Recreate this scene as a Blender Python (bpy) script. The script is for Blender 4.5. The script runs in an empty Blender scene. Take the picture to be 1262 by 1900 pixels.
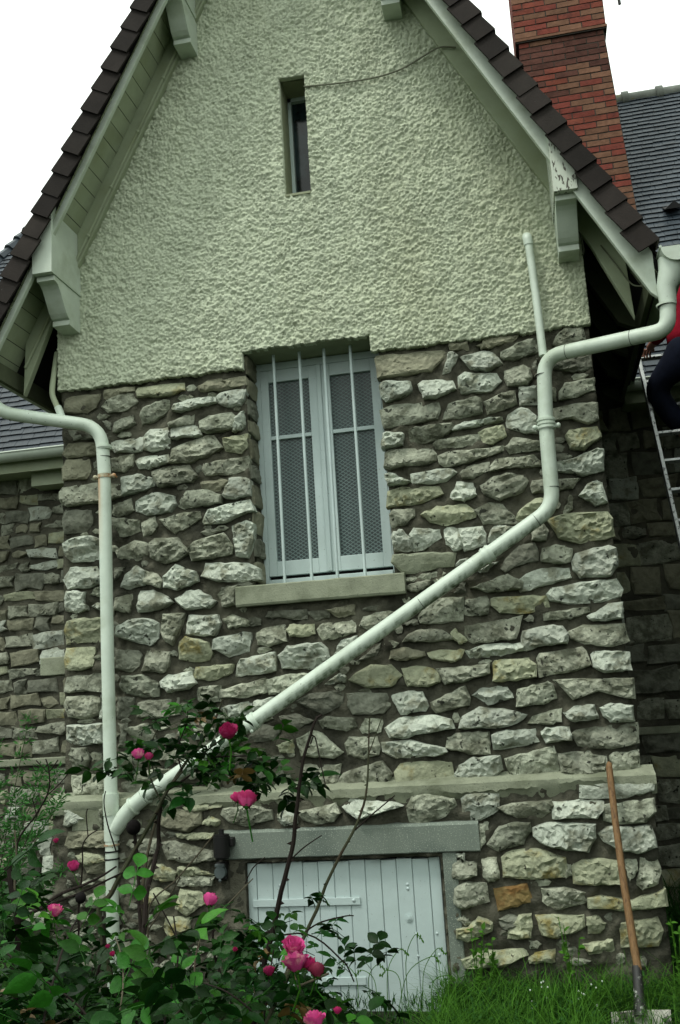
import bpy, math, random
import numpy as np
from mathutils import Vector, Matrix, noise
from math import radians as R, pi

sc = bpy.context.scene
C = sc.collection
rnd = random.Random(7)
np.random.seed(7)

# ------------------------------------------------------------------ camera
MR = np.array([[0.97874116, -0.0963927, -0.18103645],      # rows: world X, Y, Z in camera (right, down, forward)
               [0.19575598, 0.17565395, 0.96479287],
               [-0.06119922, -0.97972146, 0.1907892]])
FPX = 1852.17
CAM = np.array([0.0, -6.1, 1.62])
cam = bpy.data.objects.new('camera', bpy.data.cameras.new('camera')); C.objects.link(cam)
cam.data.sensor_fit = 'VERTICAL'; cam.data.sensor_height = 24; cam.data.sensor_width = 24
cam.data.lens = FPX / 1900 * 24
cam.data.clip_start = 0.05; cam.data.clip_end = 500
m = Matrix.Identity(4)
for i in range(3):
    m[i][0] = MR[i][0]; m[i][1] = -MR[i][1]; m[i][2] = -MR[i][2]; m[i][3] = CAM[i]
cam.matrix_world = m
sc.camera = cam

# ------------------------------------------------------------------ sky and sun (bright overcast day)
SUN_EL, SUN_AZ = 64, -38          # azimuth measured from -Y (towards the viewer) to the viewer's left
sc.view_settings.view_transform = 'Standard'; sc.view_settings.look = 'None'
sc.view_settings.gamma = 1; sc.view_settings.use_curve_mapping = False
sc.view_settings.exposure = 0.28
W = bpy.data.worlds.new('World'); sc.world = W; W.use_nodes = True
nt = W.node_tree; nt.nodes.clear()
sky = nt.nodes.new('ShaderNodeTexSky'); sky.sky_type = 'NISHITA'; sky.sun_disc = False
sky.sun_elevation = R(SUN_EL); sky.sun_rotation = R(180 + 38)
hs = nt.nodes.new('ShaderNodeHueSaturation'); hs.inputs['Saturation'].default_value = 0.12
mx = nt.nodes.new('ShaderNodeMix'); mx.data_type = 'RGBA'; mx.inputs[0].default_value = 0.86
mx.inputs[7].default_value = (11.6, 12.6, 11.7, 1)
bg = nt.nodes.new('ShaderNodeBackground'); bg.inputs[1].default_value = 0.1
ow = nt.nodes.new('ShaderNodeOutputWorld')
nt.links.new(sky.outputs[0], hs.inputs['Color']); nt.links.new(hs.outputs[0], mx.inputs[6])
tcw = nt.nodes.new('ShaderNodeTexCoord'); spw = nt.nodes.new('ShaderNodeSeparateXYZ'); nt.links.new(tcw.outputs['Generated'], spw.inputs[0])
mw = nt.nodes.new('ShaderNodeMapRange'); mw.inputs[1].default_value = 0; mw.inputs[2].default_value = 1; mw.inputs[3].default_value = 0.62; mw.inputs[4].default_value = 1.86
nt.links.new(spw.outputs[2], mw.inputs[0])                  # an overcast sky is about three times as bright overhead as at the horizon
vw = nt.nodes.new('ShaderNodeVectorMath'); vw.operation = 'SCALE'; nt.links.new(mx.outputs[2], vw.inputs[0]); nt.links.new(mw.outputs[0], vw.inputs['Scale'])
nt.links.new(vw.outputs[0], bg.inputs[0]); nt.links.new(bg.outputs[0], ow.inputs[0])
sl = bpy.data.lights.new('sun', 'SUN'); sl.energy = 1.5; sl.angle = R(10); sl.color = (1, 0.97, 0.9)
so = bpy.data.objects.new('sun', sl); C.objects.link(so)
d = Vector((math.sin(R(SUN_AZ)) * math.cos(R(SUN_EL)), -math.cos(R(SUN_AZ)) * math.cos(R(SUN_EL)), math.sin(R(SUN_EL))))
so.rotation_euler = d.to_track_quat('Z', 'Y').to_euler(); so.location = (-6, -10, 14)


# ------------------------------------------------------------------ helpers
def P(px, py, Y=0.0):
    "the point on the plane y = Y seen at a photograph position"
    w = MR @ np.array([px - 631, py - 950, FPX])
    return CAM + w * ((Y - CAM[1]) / w[1])


def PZ(px, py, z):
    w = MR @ np.array([px - 631, py - 950, FPX])
    return CAM + w * ((z - CAM[2]) / w[2])


def proj(p):
    v = MR.T @ (np.array(p) - CAM)
    return 631 + FPX * v[0] / v[2], 950 + FPX * v[1] / v[2], v[2]


WL = {}   # world location of every created object


def put(o, loc, parent=None):
    C.objects.link(o)
    b = Vector((0, 0, 0))
    if parent is not None:
        o.parent = parent; b = WL[parent.name]
    WL[o.name] = Vector(loc)
    o.location = Vector(loc) - b
    return o


def empty(name, loc, label=None, cat=None, group=None):
    o = bpy.data.objects.new(name, None); o.empty_display_size = 0.1
    put(o, loc)
    tag(o, label, cat, group)
    return o


def tag(o, label=None, cat=None, group=None, kind=None):
    if label: o['label'] = label
    if cat: o['category'] = cat
    if group: o['group'] = group
    if kind: o['kind'] = kind
    return o


def mesh(name, V, F, mat, parent=None, smooth=False, origin=None, mats=None, mi=None):
    V = np.asarray(V, dtype=float).reshape(-1, 3)
    if origin is None:
        origin = V.mean(axis=0) if len(V) else np.zeros(3)
    origin = np.asarray(origin, dtype=float)
    me = bpy.data.meshes.new(name)
    if isinstance(F, np.ndarray):
        n = len(F); k = F.shape[1]
        me.vertices.add(len(V)); me.vertices.foreach_set('co', (V - origin).astype(np.float32).ravel())
        me.loops.add(n * k); me.loops.foreach_set('vertex_index', F.astype(np.int32).ravel())
        me.polygons.add(n)
        me.polygons.foreach_set('loop_start', np.arange(0, n * k, k, dtype=np.int32))
        me.polygons.foreach_set('loop_total', np.full(n, k, dtype=np.int32))
        me.update(calc_edges=True)
    else:
        me.from_pydata([tuple(v) for v in (V - origin)], [], [tuple(f) for f in F])
        me.update()
    for mm in (mats or [mat]): me.materials.append(mm)
    if mi is not None: me.polygons.foreach_set('material_index', np.asarray(mi, dtype=np.int32))
    if smooth: me.polygons.foreach_set('use_smooth', np.ones(len(me.polygons), dtype=bool))
    o = bpy.data.objects.new(name, me)
    return put(o, origin, parent)


class MB:
    "collects shapes into one mesh"
    def __init__(s): s.V = []; s.F = []
    def add(s, V, F):
        n = len(s.V); s.V += [tuple(v) for v in V]; s.F += [tuple(i + n for i in f) for f in F]; return s
    def box(s, a, b, jit=0):
        (x0, y0, z0), (x1, y1, z1) = a, b
        V = [(x0, y0, z0), (x1, y0, z0), (x1, y1, z0), (x0, y1, z0), (x0, y0, z1), (x1, y0, z1), (x1, y1, z1), (x0, y1, z1)]
        if jit: V = [tuple(c + rnd.uniform(-jit, jit) for c in v) for v in V]
        return s.add(V, [(0, 3, 2, 1), (4, 5, 6, 7), (0, 1, 5, 4), (1, 2, 6, 5), (2, 3, 7, 6), (3, 0, 4, 7)])
    def hexa(s, V8):
        return s.add(V8, [(0, 3, 2, 1), (4, 5, 6, 7), (0, 1, 5, 4), (1, 2, 6, 5), (2, 3, 7, 6), (3, 0, 4, 7)])
    def prism(s, poly, axis, a, b):
        "poly: list of 2D points, extruded along axis from a to b"
        n = len(poly)
        def mk(p, t):
            return {'x': (t, p[0], p[1]), 'y': (p[0], t, p[1]), 'z': (p[0], p[1], t)}[axis]
        V = [mk(p, a) for p in poly] + [mk(p, b) for p in poly]
        F = [tuple(range(n)), tuple(range(2 * n - 1, n - 1, -1))] + [(i, i + n, (i + 1) % n + n, (i + 1) % n) for i in range(n)]
        return s.add(V, F)
    def tube(s, pts, rad, n=10, cap=True):
        pts = [Vector(p) for p in pts]
        if not isinstance(rad, (list, tuple)): rad = [rad] * len(pts)
        V = []; F = []
        up = None
        for i, p in enumerate(pts):
            t = (pts[min(i + 1, len(pts) - 1)] - pts[max(i - 1, 0)]).normalized()
            if up is None:
                up = Vector((0, 0, 1)) if abs(t.z) < 0.9 else Vector((0, 1, 0))
            a = t.cross(up).normalized(); b = a.cross(t).normalized(); up = b
            for k in range(n):
                q = 2 * pi * k / n
                V.append(p + (a * math.cos(q) + b * math.sin(q)) * rad[i])
        for i in range(len(pts) - 1):
            for k in range(n):
                F.append((i * n + k, i * n + (k + 1) % n, (i + 1) * n + (k + 1) % n, (i + 1) * n + k))
        if cap:
            F.append(tuple(range(n - 1, -1, -1))); F.append(tuple((len(pts) - 1) * n + k for k in range(n)))
        return s.add(V, F)
    def ball(s, c, r, n=10, m_=6, sc_=(1, 1, 1)):
        c = Vector(c); V = [c + Vector((0, 0, r * sc_[2]))]; F = []
        for i in range(1, m_):
            a = pi * i / m_
            for k in range(n):
                q = 2 * pi * k / n
                V.append(c + Vector((r * sc_[0] * math.sin(a) * math.cos(q), r * sc_[1] * math.sin(a) * math.sin(q), r * sc_[2] * math.cos(a))))
        V.append(c - Vector((0, 0, r * sc_[2])))
        for k in range(n): F.append((0, 1 + k, 1 + (k + 1) % n))
        for i in range(m_ - 2):
            for k in range(n):
                a = 1 + i * n; F.append((a + k, a + n + k, a + n + (k + 1) % n, a + (k + 1) % n))
        e = len(V) - 1; a = 1 + (m_ - 2) * n
        for k in range(n): F.append((a + k, e, a + (k + 1) % n))
        return s.add(V, F)
    def build(s, name, mat, parent=None, smooth=False, bevel=0, origin=None):
        o = mesh(name, s.V, s.F, mat, parent, smooth, origin)
        if bevel:
            b = o.modifiers.new('bevel', 'BEVEL'); b.width = bevel; b.segments = 2; b.limit_method = 'ANGLE'
        if smooth:
            try: o.data.set_sharp_from_angle(angle=R(40))
            except Exception: pass
        return o


def smooth_path(pts, n=6):
    "Catmull-Rom through the points"
    pts = [Vector(p) for p in pts]; out = []
    for i in range(len(pts) - 1):
        p0 = pts[max(i - 1, 0)]; p1 = pts[i]; p2 = pts[i + 1]; p3 = pts[min(i + 2, len(pts) - 1)]
        for k in range(n):
            t = k / n
            out.append(0.5 * ((2 * p1) + (p2 - p0) * t + (2 * p0 - 5 * p1 + 4 * p2 - p3) * t * t + (3 * p1 - p0 - 3 * p2 + p3) * t ** 3))
    out.append(pts[-1]); return out


def fillet(pts, r, n=7):
    "polyline with rounded corners"
    pts = [Vector(p) for p in pts]; out = [pts[0]]
    for i in range(1, len(pts) - 1):
        a = (pts[i - 1] - pts[i]); b = (pts[i + 1] - pts[i])
        rr = min(r, a.length * .48, b.length * .48)
        a = pts[i] + a.normalized() * rr; b = pts[i] + b.normalized() * rr
        for k in range(n + 1):
            t = k / n
            out.append(a * (1 - t) ** 2 + pts[i] * 2 * t * (1 - t) + b * t * t)
    out.append(pts[-1]); return out


# ------------------------------------------------------------------ materials
def mat(name, col, rough=0.8, var=0.0, vscale=8.0, col2=None, c2scale=3.0, c2lo=0.5, c2hi=0.62, bump=0.0, bscale=40.0, bdet=6,
        spots=None, spot_scale=60, spot_lo=0.68, metal=0.0, trans=0.0, randv=0.0, stretch=None, spec=0.5, randh=0.0, subsurf=0.0):
    M_ = bpy.data.materials.new(name); M_.use_nodes = True
    n = M_.node_tree.nodes; l = M_.node_tree.links
    b = n['Principled BSDF']
    b.inputs['Roughness'].default_value = rough; b.inputs['Metallic'].default_value = metal
    b.inputs['Specular IOR Level'].default_value = spec
    tc = n.new('ShaderNodeTexCoord'); oi = n.new('ShaderNodeObjectInfo')
    ad = n.new('ShaderNodeVectorMath'); ad.operation = 'MULTIPLY_ADD'
    cb = n.new('ShaderNodeCombineXYZ')
    for k in range(3): l.new(oi.outputs['Random'], cb.inputs[k])
    l.new(cb.outputs[0], ad.inputs[0]); ad.inputs[1].default_value = (37, 53, 71)
    l.new(tc.outputs['Object'], ad.inputs[2])
    vec = ad.outputs[0]
    if stretch:
        mp = n.new('ShaderNodeMapping'); mp.inputs['Scale'].default_value = stretch; l.new(vec, mp.inputs[0]); vec = mp.outputs[0]
    def nz(scale, det=5, rg=0.6):
        t = n.new('ShaderNodeTexNoise'); t.inputs['Scale'].default_value = scale; t.inputs['Detail'].default_value = det
        t.inputs['Roughness'].default_value = rg; l.new(vec, t.inputs['Vector']); return t.outputs['Fac']
    def ramp(f, lo, hi):
        r = n.new('ShaderNodeMapRange'); r.inputs[1].default_value = lo; r.inputs[2].default_value = hi; r.clamp = True
        l.new(f, r.inputs[0]); return r.outputs[0]
    def mix(f, a, c):
        k = n.new('ShaderNodeMix'); k.data_type = 'RGBA'
        l.new(f, k.inputs[0])
        if isinstance(a, tuple): k.inputs[6].default_value = (*a, 1)
        else: l.new(a, k.inputs[6])
        if isinstance(c, tuple): k.inputs[7].default_value = (*c, 1)
        else: l.new(c, k.inputs[7])
        return k.outputs[2]
    cur = tuple(col)
    if col2 is not None: cur = mix(ramp(nz(c2scale, 6), c2lo, c2hi), cur, tuple(col2))
    if spots is not None: cur = mix(ramp(nz(spot_scale, 2), spot_lo, spot_lo + 0.06), cur, tuple(spots))
    if var or randv or randh:
        h = n.new('ShaderNodeHueSaturation')
        if isinstance(cur, tuple): h.inputs['Color'].default_value = (*cur, 1)
        else: l.new(cur, h.inputs['Color'])
        v1 = n.new('ShaderNodeMapRange'); v1.inputs[1].default_value = 0.25; v1.inputs[2].default_value = 0.75
        v1.inputs[3].default_value = 1 - var; v1.inputs[4].default_value = 1 + var
        l.new(nz(vscale, 8, 0.65), v1.inputs[0])
        v2 = n.new('ShaderNodeMapRange'); v2.inputs[3].default_value = 1 - randv; v2.inputs[4].default_value = 1 + randv
        l.new(oi.outputs['Random'], v2.inputs[0])
        mu = n.new('ShaderNodeMath'); mu.operation = 'MULTIPLY'; l.new(v1.outputs[0], mu.inputs[0]); l.new(v2.outputs[0], mu.inputs[1])
        l.new(mu.outputs[0], h.inputs['Value'])
        if randh:
            v3 = n.new('ShaderNodeMapRange'); v3.inputs[3].default_value = 0.5 - randh; v3.inputs[4].default_value = 0.5 + randh
            w = n.new('ShaderNodeMath'); w.operation = 'FRACT'; w2 = n.new('ShaderNodeMath'); w2.operation = 'MULTIPLY'; w2.inputs[1].default_value = 7.31
            l.new(oi.outputs['Random'], w2.inputs[0]); l.new(w2.outputs[0], w.inputs[0]); l.new(w.outputs[0], v3.inputs[0])
            l.new(v3.outputs[0], h.inputs['Hue'])
        cur = h.outputs[0]
    if isinstance(cur, tuple): b.inputs['Base Color'].default_value = (*cur, 1)
    else: l.new(cur, b.inputs['Base Color'])
    if bump:
        bp = n.new('ShaderNodeBump'); bp.inputs['Strength'].default_value = 1.0; bp.inputs['Distance'].default_value = bump
        l.new(nz(bscale, bdet, 0.65), bp.inputs['Height']); l.new(bp.outputs[0], b.inputs['Normal'])
    if subsurf:
        tr = n.new('ShaderNodeBsdfTranslucent'); ms = n.new('ShaderNodeMixShader'); ms.inputs[0].default_value = subsurf
        if isinstance(cur, tuple): tr.inputs[0].default_value = (*cur, 1)
        else: l.new(cur, tr.inputs[0])
        l.new(b.outputs[0], ms.inputs[1]); l.new(tr.outputs[0], ms.inputs[2])
        l.new(ms.outputs[0], n['Material Output'].inputs[0])
    return M_


M = {}
M['stucco'] = mat('cream roughcast', (0.50, 0.55, 0.415), 0.95, var=0.11, vscale=5, col2=(0.45, 0.485, 0.345), c2scale=1.1, c2lo=0.50, c2hi=0.8, bump=0.004, bscale=160, spec=0.1, stretch=(1, 1, .35))
M['plaster'] = mat('smooth cream plaster', (0.27, 0.295, 0.195), 0.9, var=0.15, vscale=9, bump=0.002, bscale=60, spec=0.15)
M['mortar'] = mat('grey brown mortar', (0.100, 0.098, 0.073), 0.97, var=0.34, vscale=7, col2=(0.050, 0.050, 0.038), c2scale=2.6, c2lo=0.43, c2hi=0.62, bump=0.016, bscale=42, bdet=9, spec=0.1)
M['st_w'] = mat('chalk white stone', (0.43, 0.47, 0.395), 0.9, var=0.34, vscale=18, col2=(0.19, 0.20, 0.15), c2scale=9, c2lo=0.50, c2hi=0.62, spots=(0.045, 0.05, 0.038), spot_scale=22, spot_lo=0.64, bump=0.015, bscale=40, bdet=8, randv=0.16, randh=0.01, spec=0.15)
M['st_g'] = mat('grey limestone', (0.315, 0.335, 0.26), 0.92, var=0.42, vscale=20, col2=(0.145, 0.155, 0.112), c2scale=9, c2lo=0.46, c2hi=0.60, spots=(0.04, 0.043, 0.033), spot_scale=26, spot_lo=0.63, bump=0.017, bscale=46, bdet=9, randv=0.24, randh=0.012, spec=0.12)
M['st_d'] = mat('dark grey stone', (0.175, 0.185, 0.145), 0.94, var=0.34, vscale=15, col2=(0.095, 0.10, 0.075), c2scale=8, bump=0.012, bscale=34, bdet=8, randv=0.2, spec=0.12)
M['st_t'] = mat('tan stone', (0.225, 0.225, 0.16), 0.94, var=0.3, vscale=12, col2=(0.135, 0.135, 0.093), c2scale=7, bump=0.012, bscale=30, bdet=8, randv=0.18, spec=0.12)
M['st_y'] = mat('ochre stained stone', (0.31, 0.33, 0.225), 0.92, var=0.32, vscale=16, col2=(0.235, 0.20, 0.075), c2scale=7, c2lo=0.54, c2hi=0.68, spots=(0.05, 0.05, 0.035), spot_scale=30, spot_lo=0.67, bump=0.015, bscale=34, bdet=8, randv=0.16, spec=0.15)
M['st_o'] = mat('rust stained stone', (0.20, 0.145, 0.06), 0.9, var=0.3, vscale=10, col2=(0.15, 0.085, 0.03), c2scale=9, bump=0.006, bscale=40, spec=0.15)
M['concrete'] = mat('worn cement', (0.235, 0.255, 0.185), 0.95, var=0.2, vscale=9, col2=(0.13, 0.145, 0.095), c2scale=4, c2lo=0.48, c2hi=0.68, bump=0.004, bscale=80, spots=(0.09, 0.10, 0.075), spot_scale=110, spot_lo=0.64, spec=0.15)
M['granite'] = mat('green grey cement lintel', (0.155, 0.185, 0.155), 0.93, var=0.1, vscale=5, col2=(0.11, 0.135, 0.115), c2scale=2.5, bump=0.002, bscale=160, spots=(0.33, 0.37, 0.31), spot_scale=150, spot_lo=0.6, spec=0.3)
M['paint'] = mat('pale green white paint', (0.475, 0.54, 0.455), 0.5, var=0.10, vscale=7, col2=(0.31, 0.36, 0.26), c2scale=3.4, c2lo=0.52, c2hi=0.75, bump=0.0008, bscale=60)
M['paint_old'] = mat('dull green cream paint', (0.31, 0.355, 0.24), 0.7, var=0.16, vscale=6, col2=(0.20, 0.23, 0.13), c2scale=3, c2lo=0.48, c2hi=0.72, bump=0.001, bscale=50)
M['paint_shaded'] = mat('eaves paint darkened for shade', (0.10, 0.115, 0.07), 0.85, var=0.25, vscale=6, spec=0.15)  # under-eave shade put into the colour of the rafters and gable fascias
M['peel'] = mat('peeling white paint', (0.52, 0.57, 0.48), 0.75, var=0.10, vscale=9, spots=(0.07, 0.065, 0.05), spot_scale=42, spot_lo=0.56, bump=0.003, bscale=60, stretch=(1.6, 1.6, 0.5))
M['bluewhite'] = mat('pale blue grey paint', (0.45, 0.545, 0.535), 0.5, var=0.08, vscale=8, col2=(0.34, 0.42, 0.40), c2scale=4, c2lo=0.52, c2hi=0.8, spots=(0.16, 0.19, 0.16), spot_scale=75, spot_lo=0.70, bump=0.0008, bscale=80)
M['pipe'] = mat('pale green white pipe paint', (0.53, 0.61, 0.52), 0.42, var=0.10, vscale=7, col2=(0.40, 0.47, 0.37), c2scale=4, c2lo=0.5, c2hi=0.72, spots=(0.10, 0.12, 0.08), spot_scale=55, spot_lo=0.71, bump=0.0008, bscale=50)
M['rust'] = mat('rusty clamp', (0.38, 0.36, 0.25), 0.7, var=0.3, vscale=30, col2=(0.33, 0.13, 0.035), c2scale=20, c2lo=0.45, c2hi=0.6)
M['tile'] = mat('dark brown clay tile', (0.020, 0.0165, 0.0145), 0.85, var=0.35, vscale=7, randv=0.4, bump=0.002, bscale=90, spots=(0.13, 0.13, 0.12), spot_scale=60, spot_lo=0.75, randh=0.008, spec=0.15)
M['tile_dark'] = mat('black tile underside', (0.012, 0.012, 0.012), 0.9)
M['slate'] = mat('dark blue grey slate', (0.024, 0.034, 0.044), 0.5, var=0.4, vscale=7, bump=0.002, bscale=40, spots=(0.2, 0.22, 0.2), spot_scale=60, spot_lo=0.75, spec=0.28)
M['ridge'] = mat('mossy grey ridge tile', (0.13, 0.145, 0.125), 0.9, var=0.3, vscale=8, col2=(0.16, 0.15, 0.04), c2scale=5, c2lo=0.58, c2hi=0.66, bump=0.004, bscale=40)
M['brick'] = mat('red brick', (0.17, 0.047, 0.033), 0.9, var=0.24, vscale=16, col2=(0.12, 0.038, 0.029), c2scale=12, bump=0.004, bscale=60, randv=0.14, randh=0.004, spec=0.12)
M['brick_tan'] = mat('buff brick', (0.15, 0.078, 0.05), 0.9, var=0.3, vscale=16, bump=0.004, bscale=60, randv=0.2, spec=0.12)
M['brick_black'] = mat('soot stained brick', (0.085, 0.035, 0.026), 0.92, var=0.4, vscale=16, bump=0.004, bscale=60, randv=0.35, spec=0.2)
M['joint'] = mat('dark chimney mortar', (0.045, 0.038, 0.03), 0.97, var=0.3, vscale=20, bump=0.004, bscale=60)
M['black'] = mat('black cast metal', (0.006, 0.006, 0.006), 0.5, spec=0.3)
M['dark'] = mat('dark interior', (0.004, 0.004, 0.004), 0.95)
M['socket'] = mat('grey plastic socket cover', (0.07, 0.09, 0.09), 0.4)
M['alu'] = mat('scuffed aluminium', (0.27, 0.285, 0.275), 0.5, metal=0.55, var=0.25, vscale=20, spots=(0.02, 0.02, 0.02), spot_scale=38, spot_lo=0.58)
M['ashwood'] = mat('worn ash wood', (0.19, 0.112, 0.052), 0.65, var=0.32, vscale=9, col2=(0.11, 0.06, 0.03), c2scale=5, stretch=(14, 14, 1.2), bump=0.0008, bscale=20, spec=0.2)
M['steel'] = mat('worn black steel', (0.035, 0.035, 0.034), 0.5, metal=0.4, col2=(0.33, 0.34, 0.31), c2scale=22, c2lo=0.58, c2hi=0.62)
M['blade'] = mat('chipped white shovel blade', (0.42, 0.42, 0.36), 0.55, col2=(0.05, 0.045, 0.04), c2scale=16, c2lo=0.52, c2hi=0.56)
M['soil'] = mat('dark soil and moss', (0.014, 0.017, 0.009), 1.0, var=0.4, vscale=12, bump=0.02, bscale=20, col2=(0.016, 0.03, 0.008), c2scale=4, spec=0.1)
M['grass'] = mat('grass blade', (0.055, 0.155, 0.016), 0.7, var=0.4, vscale=3, subsurf=0.3, randv=0.1, spec=0.12)
M['grass_dark'] = mat('dark grass blade', (0.018, 0.068, 0.010), 0.7, var=0.35, vscale=3, subsurf=0.2, spec=0.15)
M['seed'] = mat('grass seed head', (0.16, 0.19, 0.09), 0.8)
M['leaf'] = mat('dark rose leaf', (0.0062, 0.029, 0.0038), 0.30, var=0.45, vscale=30, randv=0.65, randh=0.012, subsurf=0.10, bump=0.002, bscale=120, spec=0.10)
M['leaf_new'] = mat('fresh rose leaf', (0.021, 0.092, 0.008), 0.30, var=0.35, vscale=40, randv=0.5, randh=0.012, subsurf=0.2, bump=0.002, bscale=120, spec=0.12)
M['leaf_red'] = mat('bronze rose leaf', (0.09, 0.055, 0.015), 0.45, var=0.3, vscale=40, randv=0.3, subsurf=0.2)
M['fern'] = mat('feathery green leaf', (0.04, 0.135, 0.03), 0.7, var=0.3, vscale=8, subsurf=0.25, spec=0.08)
M['cane'] = mat('dark brown rose cane', (0.013, 0.0095, 0.0075), 0.8, var=0.3, vscale=25, bump=0.001, bscale=120, spec=0.12)
M['cane_green'] = mat('green brown rose cane', (0.038, 0.042, 0.022), 0.7, var=0.3, vscale=25, col2=(0.035, 0.024, 0.015), c2scale=8, bump=0.001, bscale=120, spec=0.15)
M['twig'] = mat('grey twig', (0.075, 0.066, 0.045), 0.8, var=0.3, vscale=20, spec=0.1)
M['petal'] = mat('magenta rose petal', (0.36, 0.018, 0.10), 0.6, var=0.3, vscale=25, col2=(0.50, 0.06, 0.19), c2scale=18, c2lo=0.5, c2hi=0.6, randv=0.2, subsurf=0.15, spec=0.2)
M['petal_pale'] = mat('pink rose petal', (0.50, 0.055, 0.21), 0.6, var=0.28, vscale=25, col2=(0.62, 0.24, 0.30), c2scale=24, c2lo=0.55, c2hi=0.65, randv=0.15, subsurf=0.15, spec=0.2)
M['petal_dark'] = mat('withered crimson petal', (0.20, 0.012, 0.045), 0.6, var=0.3, vscale=25, randv=0.2)
M['hip'] = mat('blackened rose hip', (0.005, 0.004, 0.004), 0.85, bump=0.003, bscale=90, spec=0.1)
M['whiteflower'] = mat('tiny white flower', (0.6, 0.65, 0.6), 0.7)
M['red'] = mat('red knitted jumper', (0.22, 0.006, 0.018), 0.95, var=0.3, vscale=10, bump=0.003, bscale=60, spec=0.1)
M['jeans'] = mat('dark navy jeans', (0.005, 0.007, 0.015), 0.95, var=0.35, vscale=14, bump=0.003, bscale=60, spec=0.1)
M['skin'] = mat('skin', (0.30, 0.135, 0.09), 0.55, var=0.08, vscale=12)
M['hair'] = mat('brown hair', (0.03, 0.018, 0.012), 0.6)
M['eye'] = mat('eye', (0.5, 0.5, 0.5), 0.2)
M['cable'] = mat('grey cable', (0.11, 0.12, 0.075), 0.7)


def glass_mat():
    M_ = bpy.data.materials.new('wired obscured glass'); M_.use_nodes = True
    n = M_.node_tree.nodes; l = M_.node_tree.links; b = n['Principled BSDF']
    tc = n.new('ShaderNodeTexCoord')
    outs = []
    for ang in (34, -34):
        mp = n.new('ShaderNodeMapping'); mp.inputs['Rotation'].default_value = (0, R(ang), 0); l.new(tc.outputs['Object'], mp.inputs[0])
        w = n.new('ShaderNodeTexWave'); w.wave_type = 'BANDS'; w.bands_direction = 'Z'; w.inputs['Scale'].default_value = 15
        l.new(mp.outputs[0], w.inputs['Vector'])
        mr = n.new('ShaderNodeMapRange'); mr.inputs[1].default_value = 0.72; mr.inputs[2].default_value = 0.93; l.new(w.outputs['Fac'], mr.inputs[0])
        outs.append(mr.outputs[0])
    mxx = n.new('ShaderNodeMath'); mxx.operation = 'MAXIMUM'; l.new(outs[0], mxx.inputs[0]); l.new(outs[1], mxx.inputs[1])
    k = n.new('ShaderNodeMix'); k.data_type = 'RGBA'; l.new(mxx.outputs[0], k.inputs[0])
    nz = n.new('ShaderNodeTexNoise'); nz.inputs['Scale'].default_value = 3; l.new(tc.outputs['Object'], nz.inputs['Vector'])
    k2 = n.new('ShaderNodeMix'); k2.data_type = 'RGBA'; l.new(nz.outputs['Fac'], k2.inputs[0])
    k2.inputs[6].default_value = (0.004, 0.008, 0.009, 1); k2.inputs[7].default_value = (0.030, 0.050, 0.052, 1)
    l.new(k2.outputs[2], k.inputs[6]); k.inputs[7].default_value = (0.115, 0.168, 0.16, 1)
    l.new(k.outputs[2], b.inputs['Base Color']); b.inputs['Roughness'].default_value = 0.32
    bp = n.new('ShaderNodeBump'); bp.inputs['Distance'].default_value = 0.002; l.new(mxx.outputs[0], bp.inputs['Height']); l.new(bp.outputs[0], b.inputs['Normal'])
    return M_


M['wired'] = glass_mat()
M['glass'] = mat('dark window glass', (0.004, 0.006, 0.007), 0.10, col2=(0.016, 0.03, 0.034), c2scale=6, c2lo=0.42, c2hi=0.55, spec=0.35)

# pipe with rust run below the clamp and algae below the diagonal: real stains with their own shape
def pipe_rust():
    M_ = M['pipe'].copy(); M_.name = 'white pipe with rust run'
    n = M_.node_tree.nodes; l = M_.node_tree.links; b = n['Principled BSDF']
    src = b.inputs['Base Color'].links[0].from_socket
    tc = n.new('ShaderNodeTexCoord'); sp = n.new('ShaderNodeSeparateXYZ'); l.new(tc.outputs['Object'], sp.inputs[0])
    # object origin sits at the clamp: stain runs down (-z) on the left front of the pipe
    def mr(s, a, b_, c, d_):
        r = n.new('ShaderNodeMapRange'); r.inputs[1].default_value = a; r.inputs[2].default_value = b_
        r.inputs[3].default_value = c; r.inputs[4].default_value = d_; l.new(s, r.inputs[0]); return r.outputs[0]
    nz = n.new('ShaderNodeTexNoise'); nz.inputs['Scale'].default_value = 30
    mp = n.new('ShaderNodeMapping'); mp.inputs['Scale'].default_value = (1, 1, 0.07); l.new(tc.outputs['Object'], mp.inputs[0]); l.new(mp.outputs[0], nz.inputs['Vector'])
    a = mr(sp.outputs[2], -0.55, -0.02, 0, 1); a0 = mr(sp.outputs[2], -0.01, 0.0, 1, 0)
    xs = mr(sp.outputs[0], -0.034, 0.008, 1, 0); nn = mr(nz.outputs['Fac'], 0.3, 0.55, 0.35, 1)
    cur = a
    for q in (a0, xs, nn):
        k = n.new('ShaderNodeMath'); k.operation = 'MULTIPLY'; l.new(cur, k.inputs[0]); l.new(q, k.inputs[1]); cur = k.outputs[0]
    mxn = n.new('ShaderNodeMix'); mxn.data_type = 'RGBA'; l.new(cur, mxn.inputs[0]); l.new(src, mxn.inputs[6]); mxn.inputs[7].default_value = (0.42, 0.20, 0.05, 1)
    l.new(mxn.outputs[2], b.inputs['Base Color'])
    return M_


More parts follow.
